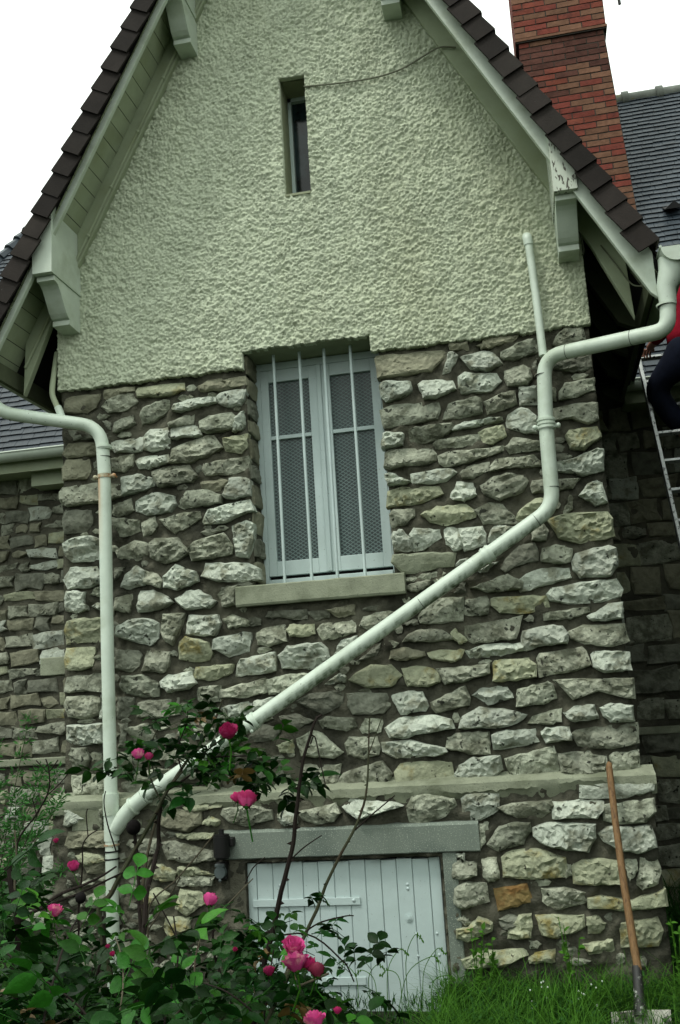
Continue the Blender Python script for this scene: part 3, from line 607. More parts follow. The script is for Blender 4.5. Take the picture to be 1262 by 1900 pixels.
from mathutils.geometry import delaunay_2d_cdt
def stone_mesh(poly, y0, h, back=0.05, N=20, seed=0, rough=1.0, cell=.017):
    "a rough hewn stone: poly in x,z (metres); broken face proud of y0 by about h, steep sides"
    r = random.Random(seed)
    c = np.mean(poly, axis=0)
    ang = [math.atan2(p[1] - c[1], p[0] - c[0]) for p in poly]
    poly = [p for _, p in sorted(zip(ang, [tuple(p) for p in poly]))]
    n = len(poly); per_ = sum(math.dist(poly[i], poly[(i + 1) % n]) for i in range(n))
    size = max(np.ptp([p[0] for p in poly]), 0.03); hz = max(np.ptp([p[1] for p in poly]), 0.02)
    grow = 1.0 + .013 / min(size, hz)
    pts = []
    for i in range(n):
        p = np.array(poly[i]); q = np.array(poly[(i + 1) % n]); k = max(1, int(round(math.dist(p, q) / per_ * N)))
        for j in range(k):
            t = (j + (r.uniform(-.2, .2) if j else 0)) / k; w = p + (q - p) * t
            amp = .0045 if j else .002
            pts.append(c + (w + np.array([r.uniform(-1, 1), r.uniform(-1, 1)]) * amp - c) * grow)
    planes = []
    for k in range(r.choice((2, 3, 5))):
        a = r.uniform(0, 2 * pi); g = r.uniform(.05, .75)
        planes.append((r.uniform(.80, 1.2), math.cos(a) * g, math.sin(a) * g))
    off = r.uniform(0, 500); tilt = r.uniform(-.30, .20); amp1 = r.choice((.10, .3, .5, .85)); amp2 = r.uniform(.10, .34); bx_ = r.uniform(5, 16); bz_ = r.uniform(20, 44); shear = r.uniform(-.5, .5)
    def H(x, z):
        u = (x - c[0]) / size * 2; w = (z - c[1]) / hz * 2
        v = min(a + bx * u + bz * w for a, bx, bz in planes) + tilt * w
        q = (abs(noise.noise(Vector((x * bx_ + off, (z + x * shear) * bz_, off)))) * -1.0 + .25) * amp1 + noise.noise(Vector((x * 60 + off, z * 90, off))) * amp2
        return max(0.18, v + q * rough) * h
    m_ = len(pts)
    def inside(x, z, pl):
        k = False; j = len(pl) - 1
        for i in range(len(pl)):
            if (pl[i][1] > z) != (pl[j][1] > z) and x < (pl[j][0] - pl[i][0]) * (z - pl[i][1]) / (pl[j][1] - pl[i][1]) + pl[i][0]: k = not k
            j = i
        return k
    inner = [c + (p - c) * (1 - .011 / max(np.linalg.norm(p - c), .02)) for p in pts]
    V2 = [tuple(p) for p in inner]
    x0, x1 = min(p[0] for p in inner), max(p[0] for p in inner); z0, z1 = min(p[1] for p in inner), max(p[1] for p in inner)
    z = z0 + cell / 2; row = 0
    while z < z1:
        x = x0 + cell * (.3 + .5 * (row % 2))
        while x < x1:
            q = (x + r.uniform(-.4, .4) * cell, z + r.uniform(-.4, .4) * cell); x += cell * 1.15
            if inside(q[0], q[1], inner): V2.append(q)
        z += cell; row += 1
    v_, e_, f_, *_r = delaunay_2d_cdt([Vector(p) for p in V2], [], [list(range(m_))], 1, 1e-5, False)
    V = [(p[0], y0 - H(p[0], p[1]) * (1 if i >= m_ else r.uniform(.82, .96)), p[1]) for i, p in enumerate(v_)]
    F = [tuple(f) if False else tuple(f) for f in f_]
    # orientation towards -Y
    F2 = []
    for f in F:
        if not inside(sum(v_[i][0] for i in f) / len(f), sum(v_[i][1] for i in f) / len(f), inner): continue
        a, b, d_ = (np.array([V[i][0], V[i][2]]) for i in f[:3])
        cr = (b[0] - a[0]) * (d_[1] - a[1]) - (b[1] - a[1]) * (d_[0] - a[0])
        F2.append(f if cr > 0 else f[::-1])
    F = F2
    i0 = len(V)
    for i, p in enumerate(pts): V.append((p[0], y0 - H(*inner[i]) * r.uniform(.50, .78), p[1]))
    i1 = len(V)
    for p in pts:
        q = c + (p - c) * 1.01; V.append((q[0], y0 + back, q[1]))
    if len(v_) >= m_:
        for i in range(m_):
            j = (i + 1) % m_
            F.append((i0 + i, i0 + j, j, i)); F.append((i1 + i, i1 + j, i0 + j, i0 + i))
    return V, F


SM = {'w': 'st_w', 'g': 'st_g', 'd': 'st_d', 't': 'st_t', 'y': 'st_y', 'o': 'st_o', 'c': 'concrete'}
n_stone = 0
SPOLY = []
def add_stones(table, y0, parent, batter=False):
    global n_stone
    for (ox, oy, k), txt in table.items():
        for it in txt.replace('\n', '|').split('|'):
            it = it.strip()
            if not it: continue
            t, *cc = it.split()
            pp = []
            for q in cc:
                a, b_ = q.split(','); w = P(ox + float(a) / k, oy + float(b_) / k, y0 - 0.03); pp.append((w[0], w[2]))
            yy = y0 - (1.12 - np.mean(pp, axis=0)[1]) * 0.02 if batter else y0
            n_stone += 1; SPOLY.append(np.array(pp))
            s = min(np.ptp([p[0] for p in pp]), np.ptp([p[1] for p in pp]))
            h = {'w': .060, 'g': .052, 'd': .036, 't': .042, 'y': .052, 'o': .045, 'c': .033}[t] * rnd.uniform(.8, 1.25) * min(1, .35 + s / .12)
            V, F = stone_mesh(pp, yy, h, seed=n_stone * 7 + 1, rough=.45 if t in 'co' else (1.15 if t == 'w' else .95))
            mesh('stone', V, F, M[SM[t]], parent)
add_stones(STONES, 0.0, gwall); add_stones(UPPER2, 0.0, gwall); add_stones(PLINTH, -0.10, plinth, True)

# small packing stones that the mortar nearly covers: chips joined in one part, laid where no big stone sits
rc = random.Random(17); boxes = [(p[:, 0].min() - .004, p[:, 0].max() + .004, p[:, 1].min() - .004, p[:, 1].max() + .004) for p in SPOLY]
chips = MB(); cm = []; made = 0
for _ in range(9000):
    x = rc.uniform(XL + .05, XR - .05); z = rc.uniform(.15, 3.78); w = rc.uniform(.018, .05); h_ = rc.uniform(.012, .028)
    if WIN[0] - .05 < x < WIN[1] + .05 and z > 2.2: continue
    if -2.05 < x < -.35 and z < 1.0: continue
    if 1.0 < z < 1.22: continue
    if any(x + w > a and x - w < b_ and z + h_ > c and z - h_ < d_ for a, b_, c, d_ in boxes): continue
    boxes.append((x - w, x + w, z - h_, z + h_))
    pl_ = [(x + w * math.cos(t) * rc.uniform(.7, 1.1), z + h_ * math.sin(t) * rc.uniform(.7, 1.1)) for t in (0, 1, 2, 3.1, 4.2, 5.2)]
    V, F = stone_mesh(pl_, 0.0 if z > 1.1 else -.10 - (1.12 - z) * .02, rc.uniform(.012, .024), N=9, seed=20000 + made, cell=.018)
    k = rc.choice((0, 1, 1)); chips.add(V, F); cm += [k] * len(F); made += 1
    if made > 230: break
o = mesh('packing_chips', chips.V, chips.F, None, gwall, mats=[M['st_d'], M['st_g']], mi=cm); o['kind'] = 'stuff'
# stones in the left window reveal
b = MB()
z = 2.43
i = 0
while z < 3.9:
    hh = rnd.uniform(.10, .17)
    V, F = stone_mesh([(0.03, z + .01), (0.15, z + rnd.uniform(0, .02)), (.28, z + .015), (.28, z + hh - .02), (.14, z + hh - .01), (.02, z + hh - .03)], 0, 0.018, back=.02, N=12, seed=900 + i)
    V = [(WIN[0] + (-y), x, zz) for x, y, zz in V]      # turn the face towards +X
    F = [f[::-1] for f in F]
    mesh('stone', V, F, M[('st_t', 'st_d', 'st_t')[i % 3]], gwall)
    z += hh + .015; i += 1

# --- ledge on top of the plinth
N = 150
xs = np.linspace(-3.10, 0.575, N); V = []; F = []
prof = [(-0.0, 1.188), (-0.01, 1.176), (-0.118, 1.146), (-0.126, 1.140), (-0.127, 1.105), (-0.112, 1.075), (-0.094, 1.050)]
for i, x in enumerate(xs):
    for k, (y, zz) in enumerate(prof):
        q = noise.noise(Vector((x * 3, k * .7, 5))) * .008 + noise.noise(Vector((x * 24, k, 9))) * .005
        dz = 0 if k < 2 else q * (.8 if k < 4 else 5.0)
        V.append((x, y - abs(q) * .5 + (.004 if k > 4 and noise.noise(Vector((x * 2.2, 7, 1))) > .1 else 0), zz + dz * .8))
n = len(prof)
for i in range(N - 1):
    for k in range(n - 1): F.append((i * n + k, i * n + k + 1, (i + 1) * n + k + 1, (i + 1) * n + k))
F.append(tuple(range(n - 1, -1, -1))); F.append(tuple((N - 1) * n + k for k in range(n)))
ledge = mesh('ledge', V, F, M['concrete'], house, smooth=True); ledge.data.set_sharp_from_angle(angle=R(28))
V, F = stone_mesh([tuple(P(900 + a / 3.712, 1360 + b_ / 3.712, -.12)[[0, 2]]) for a, b_ in ((680, 440), (680, 365), (770, 360), (840, 385), (1130, 335), (1120, 395), (960, 440), (800, 445))], -.118, .022, seed=77)
mesh('stone', V, F, M['st_w'], ledge)
# grey block jutting out at the left corner, render patch left of the pipe
pa = P(85, 1222, .1); pb = P(128, 1252, .1)
MB().box((pa[0], .02, pb[2]), (XL + .0, .2, pa[2])).build('block', M['concrete'], house, bevel=.006)
pa = P(135, 1503, -.1); pb = P(192, 1540, -.1)
MB().box((pa[0], -.118, pb[2]), (pb[0], -.05, pa[2])).build('render_patch', M['concrete'], house, bevel=.006)

# --- window sill
b = MB(); N = 40
V = []; F = []
for i in range(N + 1):
    x = -1.832 + (1.832 - 0.758) * i / N
    j = lambda s_: noise.noise(Vector((x * 9, s_, 1))) * .004
    V += [(x, .25, 2.405), (x, -.062 + j(1), 2.400 + j(2)), (x, -.076 + j(3), 2.392 + j(2)), (x, -.078 + j(4), 2.285 + j(5)), (x, -.070 + j(4), 2.272 + j(5)), (x, .05, 2.275)]
for i in range(N):
    for k in range(5): F.append((i * 6 + k, i * 6 + k + 1, i * 6 + 7 + k, i * 6 + 6 + k))
F.append((0, 5, 4, 3, 2, 1)); F.append(tuple(N * 6 + k for k in range(6)))
mesh('window_sill', V, F, M['concrete'], house)

# --- lower window
YF = 0.245
win = MB()
def fr(x0, x1, z0, z1, y0=YF, y1=YF + .05): win.box((x0, y0, z0), (x1, y1, z1))
wx0, wx1, wz0, wz1 = WIN[0] + .002, WIN[1] - .002, 2.41, 3.955
fr(wx0, wx0 + .035, wz0, wz1, YF - .01); fr(wx1 - .035, wx1, wz0, wz1, YF - .01); fr(wx0 + .035, wx1 - .035, wz1 - .05, wz1, YF - .01)
fr(wx0 + .035, wx1 - .035, wz0, wz0 + .05, YF - .03)
window = win.build('window', M['bluewhite'], house, bevel=.003)
Y2 = YF + .004
def Q(zx, zy): return P(440 + zx / 3.005, 600 + zy / 3.005, Y2)
pl = [(178, 340, 412, 630), (195, 655, 465, 1330), (513, 290, 762, 585), (538, 612, 820, 1297)]
# positions in metres read off the photograph
lx0, lx1 = (Q(182, 480)[0] + Q(212, 1000)[0]) / 2, (Q(404, 450)[0] + Q(443, 970)[0]) / 2
rx0, rx1 = (Q(521, 440)[0] + Q(562, 950)[0]) / 2, (Q(752, 420)[0] + Q(795, 930)[0]) / 2
zt_l = Q(290, 325)[2]; zm_l = Q(300, 632)[2]; zb_l = Q(350, 1320)[2]
zt_r = Q(630, 276)[2]; zm_r = Q(650, 592)[2]; zb_r = Q(700, 1287)[2]
zt = (zt_l + zt_r) / 2; zm = (zm_l + zm_r) / 2; zb = (zb_l + zb_r) / 2
mid = (lx1 + rx0) / 2
for k, (a0, a1, g0, g1) in enumerate(((wx0 + .036, mid - .002, lx0, lx1), (mid + .002, wx1 - .036, rx0, rx1))):
    f = MB(); yy = YF - .012; y2 = YF + .03
    ztop = wz1 - .052; zbot = wz0 + .075
    f.box((a0, yy, zbot), (g0, y2, ztop)); f.box((g1, yy, zbot), (a1, y2, ztop))
    f.box((g0, yy + .001, zt), (g1, y2, ztop)); f.box((g0, yy + .001, zbot), (g1, y2, zb)); f.box((g0, yy + .004, zm - .013), (g1, y2, zm + .013))
    f.build('casement', M['bluewhite'], window, bevel=.003)
    MB().box((g0 - .005, YF + .014, zm + .010), (g1 + .005, YF + .02, zt + .005)).build('pane', M['wired'], window)
    MB().box((g0 - .005, YF + .014, zb - .005), (g1 + .005, YF + .02, zm - .010)).build('pane', M['wired'], window)
f = MB(); f.box((mid - .016, YF - .026, wz0 + .078), (mid + .016, YF - .013, wz1 - .055)); f.build('cover_strip', M['bluewhite'], window, bevel=.004)
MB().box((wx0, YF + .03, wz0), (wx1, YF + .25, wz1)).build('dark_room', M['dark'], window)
for bx, by, tx, ty in ((527, 1077, 509, 668), (577, 1073, 557, 657), (627, 1068, 600, 652), (679, 1062, 648, 645)):
    pb_ = PZ(bx, by, 2.405); pt_ = PZ(tx, ty, 3.955)
    x = (pb_[0] + pt_[0]) / 2; y = .10
    x = pb_[0] + (y - pb_[1]) * 0 ; x = P(bx, by, y)[0] * .5 + P(tx, ty, y)[0] * .5
    MB().tube([(x, y, 2.395), (x + rnd.uniform(-.002, .002), y, 3.2), (x, y, 3.97)], .0105, 10).build('security_bar', M['bluewhite'], window, smooth=True)

# --- cellar door, lintel and post in the plinth
a = P(405, 1543, -.14); c_ = P(887, 1527, -.14)
zl0 = (P(450, 1593, -.14)[2] + P(887, 1581, -.14)[2]) / 2; zl1 = (a[2] + c_[2]) / 2
lint = MB(); N = 40; V = []; F = []
for i in range(N + 1):
    x = a[0] + (c_[0] - a[0]) * i / N; j = lambda s_: noise.noise(Vector((x * 12, s_, 1))) * .003
    V += [(x, -.06, zl1 + .012), (x, -.128, zl1 + .004 + j(1)), (x, -.142 + j(2), zl1 - .010 + j(1)), (x, -.142 + j(3), zl0 + .006 + j(4)), (x, -.136, zl0 + j(4)), (x, 0.0, zl0)]
for i in range(N):
    for k in range(5): F.append((i * 6 + k, i * 6 + k + 1, i * 6 + 7 + k, i * 6 + 6 + k))
F.append((0, 5, 4, 3, 2, 1)); F.append(tuple(N * 6 + k for k in range(6)))
mesh('lintel', V, F, M['granite'], house)
pp = [P(818, 1583, -.125), P(847, 1583, -.125)]
MB().box((pp[0][0] + .008, -.128, -.25), (pp[1][0], .0, zl0 - .002)).build('door_post', M['granite'], house, bevel=.006)
MB().box((DOOR[0] - .1, -.115, -.25), (DOOR[0], .0, zl0 - .002)).build('door_jamb', M['mortar'], house, bevel=.006)
door = MB().box((DOOR[0], -.02, -.2), (DOOR[1], .02, .80)).build('cellar_door', M['dark'], house)
YD = -.075
ex = [P(380 + q / 2.629, 1600, YD)[0] for q in (205, 250, 328, 400, 475, 550, 628, 703, 780, 857, 932, 1010, 1092, 1148)]
for i in range(len(ex) - 1):
    x0, x1 = ex[i] + .0013, ex[i + 1] - .0013
    yy = YD + rnd.uniform(-.0015, .0015); zt_ = P(640, 1597, YD)[2] + rnd.uniform(-.004, .004)
    pb_ = MB(); c = .0035
    pb_.prism([(x0, -.02), (x0, yy + c), (x0 + c, yy), (x0 + c * 1.2, yy), (x1 - c, yy), (x1, yy + c), (x1, -.02)], 'z', -.15, zt_)
    pb_.build('plank', M['bluewhite'], door)
for (x0, y0, x1, y1) in ((470, 1664, 669, 1678), (520, 1812, 680, 1827)):
    a = P(x0, (y0 + y1) / 2, YD); c_ = P(x1, (y0 + y1) / 2, YD)
    z0 = P(x1, y1, YD)[2]; z1 = P(x1, y0, YD)[2]
    MB().box((a[0], YD - .011, z0), (c_[0], YD - .002, z1)).build('hinge_strap', M['bluewhite'], door, bevel=.002)
for (x, y, r) in ((756, 1641, .010), (757, 1649, .010), (773, 1733, .008), (811, 1732, .008), (776, 1774, .008), (815, 1772, .008), (519, 1643, .010), (519, 1652, .010), (657, 1670, .011), (609, 1818, .011)):
    p = P(x, y, YD - .004)
    yb = YD - (.011 if (x in (657, 609)) else .0)
    MB().ball((p[0], yb, p[2]), r, 10, 6, (1, .6, 1)).build('bolt_head', M['bluewhite'], door, smooth=True)
p = P(759, 1703, YD)
lk = MB(); lk.tube([(p[0], YD + .005, p[2]), (p[0], YD - .005, p[2])], .023, 16); lk.tube([(p[0], YD - .005, p[2]), (p[0], YD - .011, p[2])], .013, 14); lk.tube([(p[0], YD - .011, p[2]), (p[0], YD - .014, p[2])], .006, 10)
lk.build('lock', M['bluewhite'], door)

# ------------------------------------------------------------------ gable roof
roof = MB()
for s in (-1, 1):
    ue = 4.72
    V8 = [RP(s, ue, .03, -.40), RP(s, ue, .075, -.40), RP(s, 0, .075, -.40), RP(s, 0, .03, -.40)]
    V8b = [RP(s, 4.72, .03, 1.95), RP(s, 4.72, .075, 1.95), RP(s, 0, .075, 4.4), RP(s, 0, .03, 4.4)]
    roof.hexa([V8[0], V8[1], V8[2], V8[3], V8b[0], V8b[1], V8b[2], V8b[3]])
roofo = roof.build('gable_roof', M['tile_dark'], house)
# roof tiles, courses seen only from other places: joined
tt = MB()
for s in (-1, 1):
    u = 4.72
    while u > .1:
        y = -.38
        while y < 1.9 + (4.72 - u) * .5:
            a = [RP(s, u, -.012, y), RP(s, u, .002, y), RP(s, u - .2, .018, y), RP(s, u - .2, .008, y)]
            e = [(q[0], y + .168, q[2]) for q in a]
            tt.hexa([a[0], a[1], a[2], a[3], e[0], e[1], e[2], e[3]])
            y += .172
        u -= .155
o = tt.build('roof_tiles', M['tile'], roofo); o['kind'] = 'stuff'
# verge tiles: an L-shaped tile, its flap facing the viewer
for s in (-1, 1):
    k = 0
    ustart = {-1: 4.165 - .155 * 0, 1: 4.60}[s]
    u = ustart + (.155 * 3 if s < 0 else 0)
    while u > .15:
        j = [rnd.uniform(-.004, .004) for _ in range(6)]
        w = .132
        yf = -.515 + rnd.uniform(-.004, .004)
        b = MB()
        # flap: lower end proud of the next tile below
        def pt(uu, vv, y): return RP(s, uu, vv, y)
        b.hexa([pt(u + j[0], -.012, yf - .012), pt(u + j[0], w - .008 + j[1], yf - .012), pt(u - .165, w + .004 + j[2], yf + .004), pt(u - .165, .004, yf + .004),
                pt(u + j[0], -.012, yf + .004), pt(u + j[0], w - .008 + j[1], yf + .004), pt(u - .165, w + .004 + j[2], yf + .018), pt(u - .165, .004, yf + .018)])
        b.hexa([pt(u + j[0], -.014, yf + .004), pt(u + j[0], .001, yf + .004), pt(u - .165, .016, yf + .018), pt(u - .165, .003, yf + .018),
                pt(u + j[0], -.014, -.375), pt(u + j[0], .001, -.375), pt(u - .165, .016, -.375), pt(u - .165, .003, -.375)])
        b.build('verge_tile', M['tile'], roofo)
        u -= .155; k += 1
# barge boards, soffit planks, frieze boards
for s in (-1, 1):
    b = MB()
    ue = 4.80
    vb, vt = (.155, .106) if s < 0 else (.185, .03)
    poly = [(0.0, vt), (0.0, vb), (ue + .02, vb)]
    e1 = RP(s, ue + .02, vb, 0); x_end = e1[0] + s * .035
    # vertical cut at the end
    def uv_at(x, v): return ((x - XC) * s + v * DZ) / DX
    poly += [(uv_at(x_end, vb - .015), vb - .015), (uv_at(x_end, vt + .01), vt + .01)]
    pts = [RP(s, u_, v_, 0) for u_, v_ in poly]
    b.prism([(p[0], p[2]) for p in pts], 'y', -.445, -.41)
    # a thinner fillet along the lower edge
    b.build('barge_board', M['paint'], roofo, bevel=.003)
    b = MB()
    poly = [(0.0, .076), (0.0, .19), (4.25, .19), (4.80, .24), (uv_at(XC + s * 2.01, .10), .10), (uv_at(XC + s * 2.01, .076), .076)]
    pts = [RP(s, u_, v_, 0) for u_, v_ in poly]
    b.prism([(p[0], p[2]) for p in pts], 'y', -.085, -.035)
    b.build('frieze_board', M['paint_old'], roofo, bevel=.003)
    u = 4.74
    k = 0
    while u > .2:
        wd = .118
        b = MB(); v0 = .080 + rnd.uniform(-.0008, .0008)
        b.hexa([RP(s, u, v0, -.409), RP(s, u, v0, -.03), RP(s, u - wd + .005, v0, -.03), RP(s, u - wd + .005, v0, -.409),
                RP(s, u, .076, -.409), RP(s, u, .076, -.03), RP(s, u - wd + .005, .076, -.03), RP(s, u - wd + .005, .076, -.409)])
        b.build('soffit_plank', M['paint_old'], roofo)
        u -= wd; k += 1
    # rafters behind the wall plane, with cut tails
    y = .45
    while y < 2.2:
        b = MB()
        pts = [RP(s, u_, v_, 0) for u_, v_ in ((3.2, .076), (3.2, .19), (4.62, .19), (4.75, .10), (4.75, .076))]
        b.prism([(p[0], p[2]) for p in pts], 'y', y, y + .07); b.build('rafter', M['paint_shaded'], roofo)
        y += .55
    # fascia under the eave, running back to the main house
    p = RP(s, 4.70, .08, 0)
    b = MB(); b.box((min(p[0], p[0] - s * .03), -.43, p[2] - .10), (max(p[0], p[0] - s * .03), 1.98, p[2] + .02)); b.build('fascia', M['paint_shaded'], roofo)
# ridge of the gable
b = MB()
for k in range(16):
    y = -.5 + k * .32
    b.tube([(XC, y, ZA - .03), (XC, y + .34, ZA - .03)], [.10, .115], 10)
o = b.build('ridge_tiles', M['tile'], roofo); o['kind'] = 'stuff'

# conduit along the left frieze board, with clips
b = MB()
pts = [RP(-1, u, .165, -.095) for u in (1.2, 2.4, 3.2, 3.9, 4.4, 4.62)]
b.tube(smooth_path(pts, 4), .010, 8)
b.build('conduit', M['paint_old'], roofo, smooth=True)
b = MB()
for u in (1.55, 1.95, 2.35, 2.78, 3.22, 3.6):
    p = RP(-1, u, .165, -.095); b.ball(p, .016, 8, 5)
b.build('clip', M['paint_old'], roofo, smooth=True)

# purlin brackets
def corbel(x0, x1, zt, depth=.43, hgt=.26, mt='paint'):
    prof = [(0.0, zt), (-depth + .01, zt), (-depth + .01, zt - .035)]
    for t in np.linspace(0, 1, 9):   # ogee
        y = -depth + .01 + (.03 + (depth - .235) * (t if t < .5 else t)) * 1.0
        zz = zt - .035 - .19 * (t ** 2 * (3 - 2 * t)) - .0
        prof.append((y, zz))
    prof += [(-.20, zt - .228), (-.20, zt - .262), (0.0, zt - .272)]
    return MB().prism([(p[0], p[1]) for p in prof], 'x', x0, x1)
def bracket(xa, xb, zb, s, peel=False, h=None):
    # purlin end, cased in boards up to the roof
    cas = MB()
    def ztop(x): return ZA - (abs(x - XC) + .05 * DZ) * DZ / DX - .05 * DX
    poly = [(xa, zb), (xb, zb), (xb, ztop(xb)), (xa, ztop(xa))]
    cas.prism(poly, 'y', -.468, -.03)
    return cas
for i, (xa, xb, zb, mt) in enumerate(((-3.005, -2.866, 4.512, 'paint'), (.352, .492, 4.537, 'paint'), (-2.085, -1.945, 6.46, 'paint'), (-.62, -.48, 6.46, 'paint'))):
    s = -1 if (xa + xb) / 2 < XC else 1
    cas = bracket(xa, xb, zb, s).build('purlin_casing', M['peel' if i == 1 else mt], roofo, bevel=.002)
    z0 = min(zb, 6.6)
    corbel(xa + .008, xb - .008, zb - .002, mt=mt).build('corbel', M['paint' if i else 'paint'], roofo, bevel=.003)

# gutters of the gable wing
def half_gutter(pts2, x, z, r, y0, y1, name='gutter', parent=None):
    b = MB(); n = 12
    V = []; F = []
    ys = [y0, y1]
    for y in ys:
        for k in range(n + 1):
            a = pi + pi * k / n
            V.append((x + r * math.cos(a), y, z + r * math.sin(a)))
        for k in range(n, -1, -1):
            a = pi + pi * k / n
            V.append((x + (r - .004) * math.cos(a), y, z + (r - .004) * math.sin(a)))
    m_ = 2 * (n + 1)
    for k in range(m_): F.append((k, (k + 1) % m_, m_ + (k + 1) % m_, m_ + k))
    b.add(V, F)
    # end caps
    for y in (y0, y1):
        V = [(x + r * math.cos(pi + pi * k / n), y, z + r * math.sin(pi + pi * k / n)) for k in range(n + 1)]
        b.add(V + [(v[0], v[1] + .004, v[2]) for v in V], [tuple(range(n + 1)), tuple(range(2 * n + 1, n, -1))])
    b.tube([(x - r, y0, z + .004), (x - r, y1, z + .004)], .008, 8); b.tube([(x + r, y0, z + .004), (x + r, y1, z + .004)], .008, 8)
    return b.build(name, M['paint'], parent, smooth=True)
GXR, GXL, GZ = .985, -3.485, 4.055
half_gutter(None, GXR, GZ, .088, -.56, .55, 'gutter', house)
half_gutter(None, GXL, GZ, .088, -.56, 1.95, 'gutter', house)

# ------------------------------------------------------------------ main house behind
V_, F_ = sheet(-7.0, 4.2, -0.3, 4.1, 0.05, lambda X, Z: YM + fft_noise(X.shape[0], X.shape[1], .05, .3, .5, 21) * .008, [])
mwall = mesh('main_wall', V_, F_, M['mortar'], house, smooth=True)
MB().box((-7, YM + .03, -.3), (4.2, YM + 4, 4.1)).build('wall_core', M['mortar'], house)
# a course of cement on the main wall
MB().box((-7, YM - .05, 1.27), (XL - .01, YM + .02, 1.335)).build('ledge', M['concrete'], house, bevel=.01)
MB().box((XR + .01, YM - .05, 1.25), (4.2, YM + .02, 1.31)).build('ledge', M['concrete'], house, bevel=.01)
cand = []
rr = random.Random(5)
def rubble(x0, x1, z0, z1, lo, hi, rh, right=False):
    z = z0
    while z < z1 - .05:
        hh = rr.uniform(*rh); x = x0 - rr.uniform(0, .1)
        while x < x1:
            w = rr.uniform(lo, hi)
            g = rr.uniform(.012, .026)
            a0, a1 = x + g, min(x + w - g, x1)
            if a1 - a0 > .05:
                t0, t1 = z + rr.uniform(.008, .028), z + hh - rr.uniform(.005, .03)
                if rr.random() < .25: t0 += .02
                q = .022
                c0 = [rr.uniform(-q, q) for _ in range(12)]
                poly = [(a0 + c0[0], t0 + c0[1]), ((a0 + a1) / 2 + c0[2], t0 + c0[3] * .5), (a1 + c0[4], t0 + c0[5]), (a1 + c0[6], (t0 + t1) / 2), (a1 + c0[7], t1 + c0[8]), ((a0 + a1) / 2, t1 + c0[9] * .5), (a0 + c0[10], t1 + c0[11]), (a0, (t0 + t1) / 2)]
                cand.append((poly, right))
            x += w
        z += hh
rubble(-4.9, XL - .02, -.1, 1.25, .14, .34, (.12, .18)); rubble(-4.9, XL - .02, 1.35, 4.0, .13, .33, (.11, .17))
rubble(XR + .02, 2.6, -.1, 1.24, .18, .42, (.13, .24), True); rubble(XR + .02, 2.6, 1.33, 4.0, .18, .42, (.13, .24), True)
indiv = []; joined = {}
for poly, right in cand:
    c = np.mean(poly, axis=0)
    x, y, _ = proj((c[0], YM, c[1]))
    inview = -10 < x < 1272 and 0 < y < 1750 and not right and x < 122
    h = rr.uniform(.022, .042)
    t = rr.choices(['st_g', 'st_t', 'st_y', 'st_w', 'st_d'], [4, 3, 1.2, 1.2, 2])[0]
    (indiv if inview else joined.setdefault(t, [])).append((poly, h, t))
indiv.sort(key=lambda q: -abs((q[0][4][0] - q[0][0][0]) * (q[0][4][1] - q[0][0][1])))
room = 298 - n_stone - i - 2
for k, (poly, h, t) in enumerate(indiv):
    if k < max(room, 0):
        V, F = stone_mesh(poly, YM, h, N=14, seed=3000 + k, cell=.03); mesh('stone', V, F, M[t], mwall)
    else: joined.setdefault(t, []).append((poly, h, t))
b = MB(); mi = []; names = sorted(joined)
for k, t in enumerate(names):
    for q, (poly, h, _) in enumerate(joined[t]):
        V, F = stone_mesh(poly, YM, h, N=12, seed=6000 + q * 5 + k, cell=.04); b.add(V, F); mi += [k] * len(F)
o = mesh('rubble', b.V, b.F, None, mwall, mats=[M[t] for t in names], mi=mi); o['kind'] = 'stuff'

# main roof: slates laid course by course
ZE, YE, SL = 4.06, 1.98, 1.6
ln = math.hypot(1, SL); ey, ez = 1 / ln, SL / ln      # up the slope
ny, nz_ = -SL / ln, 1 / ln                             # outward normal
RL = 4.75                                              # slope length
mroof = MB()
def MRP(x, u, h): return (x, YE + u * ey + h * ny, ZE + u * ez + h * nz_)
def xleft(u): return -6.9 + (1.73 * u / RL)
mroof.hexa([MRP(xleft(0) + .05, 0, -.02), MRP(4.4, 0, -.02), MRP(4.4, 0, -.06), MRP(xleft(0) + .05, 0, -.06), MRP(xleft(RL) + .05, RL, -.02), MRP(4.4, RL, -.02), MRP(4.4, RL, -.06), MRP(xleft(RL) + .05, RL, -.06)])
# end slope at the left and the back
a = MRP(xleft(0), 0, -.02); c_ = MRP(xleft(RL), RL, -.02); e = (xleft(0), YM + 4.4, ZE); f = MRP(4.4, RL, -.02); g_ = (4.4, YM + 4.4, ZE)
mroof.add([a, c_, e, f, g_], [(0, 2, 1), (1, 2, 4, 3)])
mro = mroof.build('main_roof', M['tile_dark'], house)
sl_ = MB(); u = 0.0; row = 0
EXPO = .082
while u < RL - .02:
    x = xleft(u) + (row % 2) * .06
    while x < 4.4:
        w = rr.uniform(.10, .13); j = rr.uniform(-.006, .008); hh = rr.uniform(0, .003)
        x1 = x + w - .003
        if True:
            sl_.hexa([MRP(x, u - j - .01, .016 + hh), MRP(x1, u - j - .01 + rr.uniform(-.003, .003), .016 + hh), MRP(x1, u - j, -.004), MRP(x, u - j, -.004),
                      MRP(x, u + EXPO + .02, .000), MRP(x1, u + EXPO + .02, .000), MRP(x1, u + EXPO + .02, -.012), MRP(x, u + EXPO + .02, -.012)])
        x += w
    u += EXPO; row += 1
o = sl_.build('slates', M['slate'], mro); o['kind'] = 'stuff'
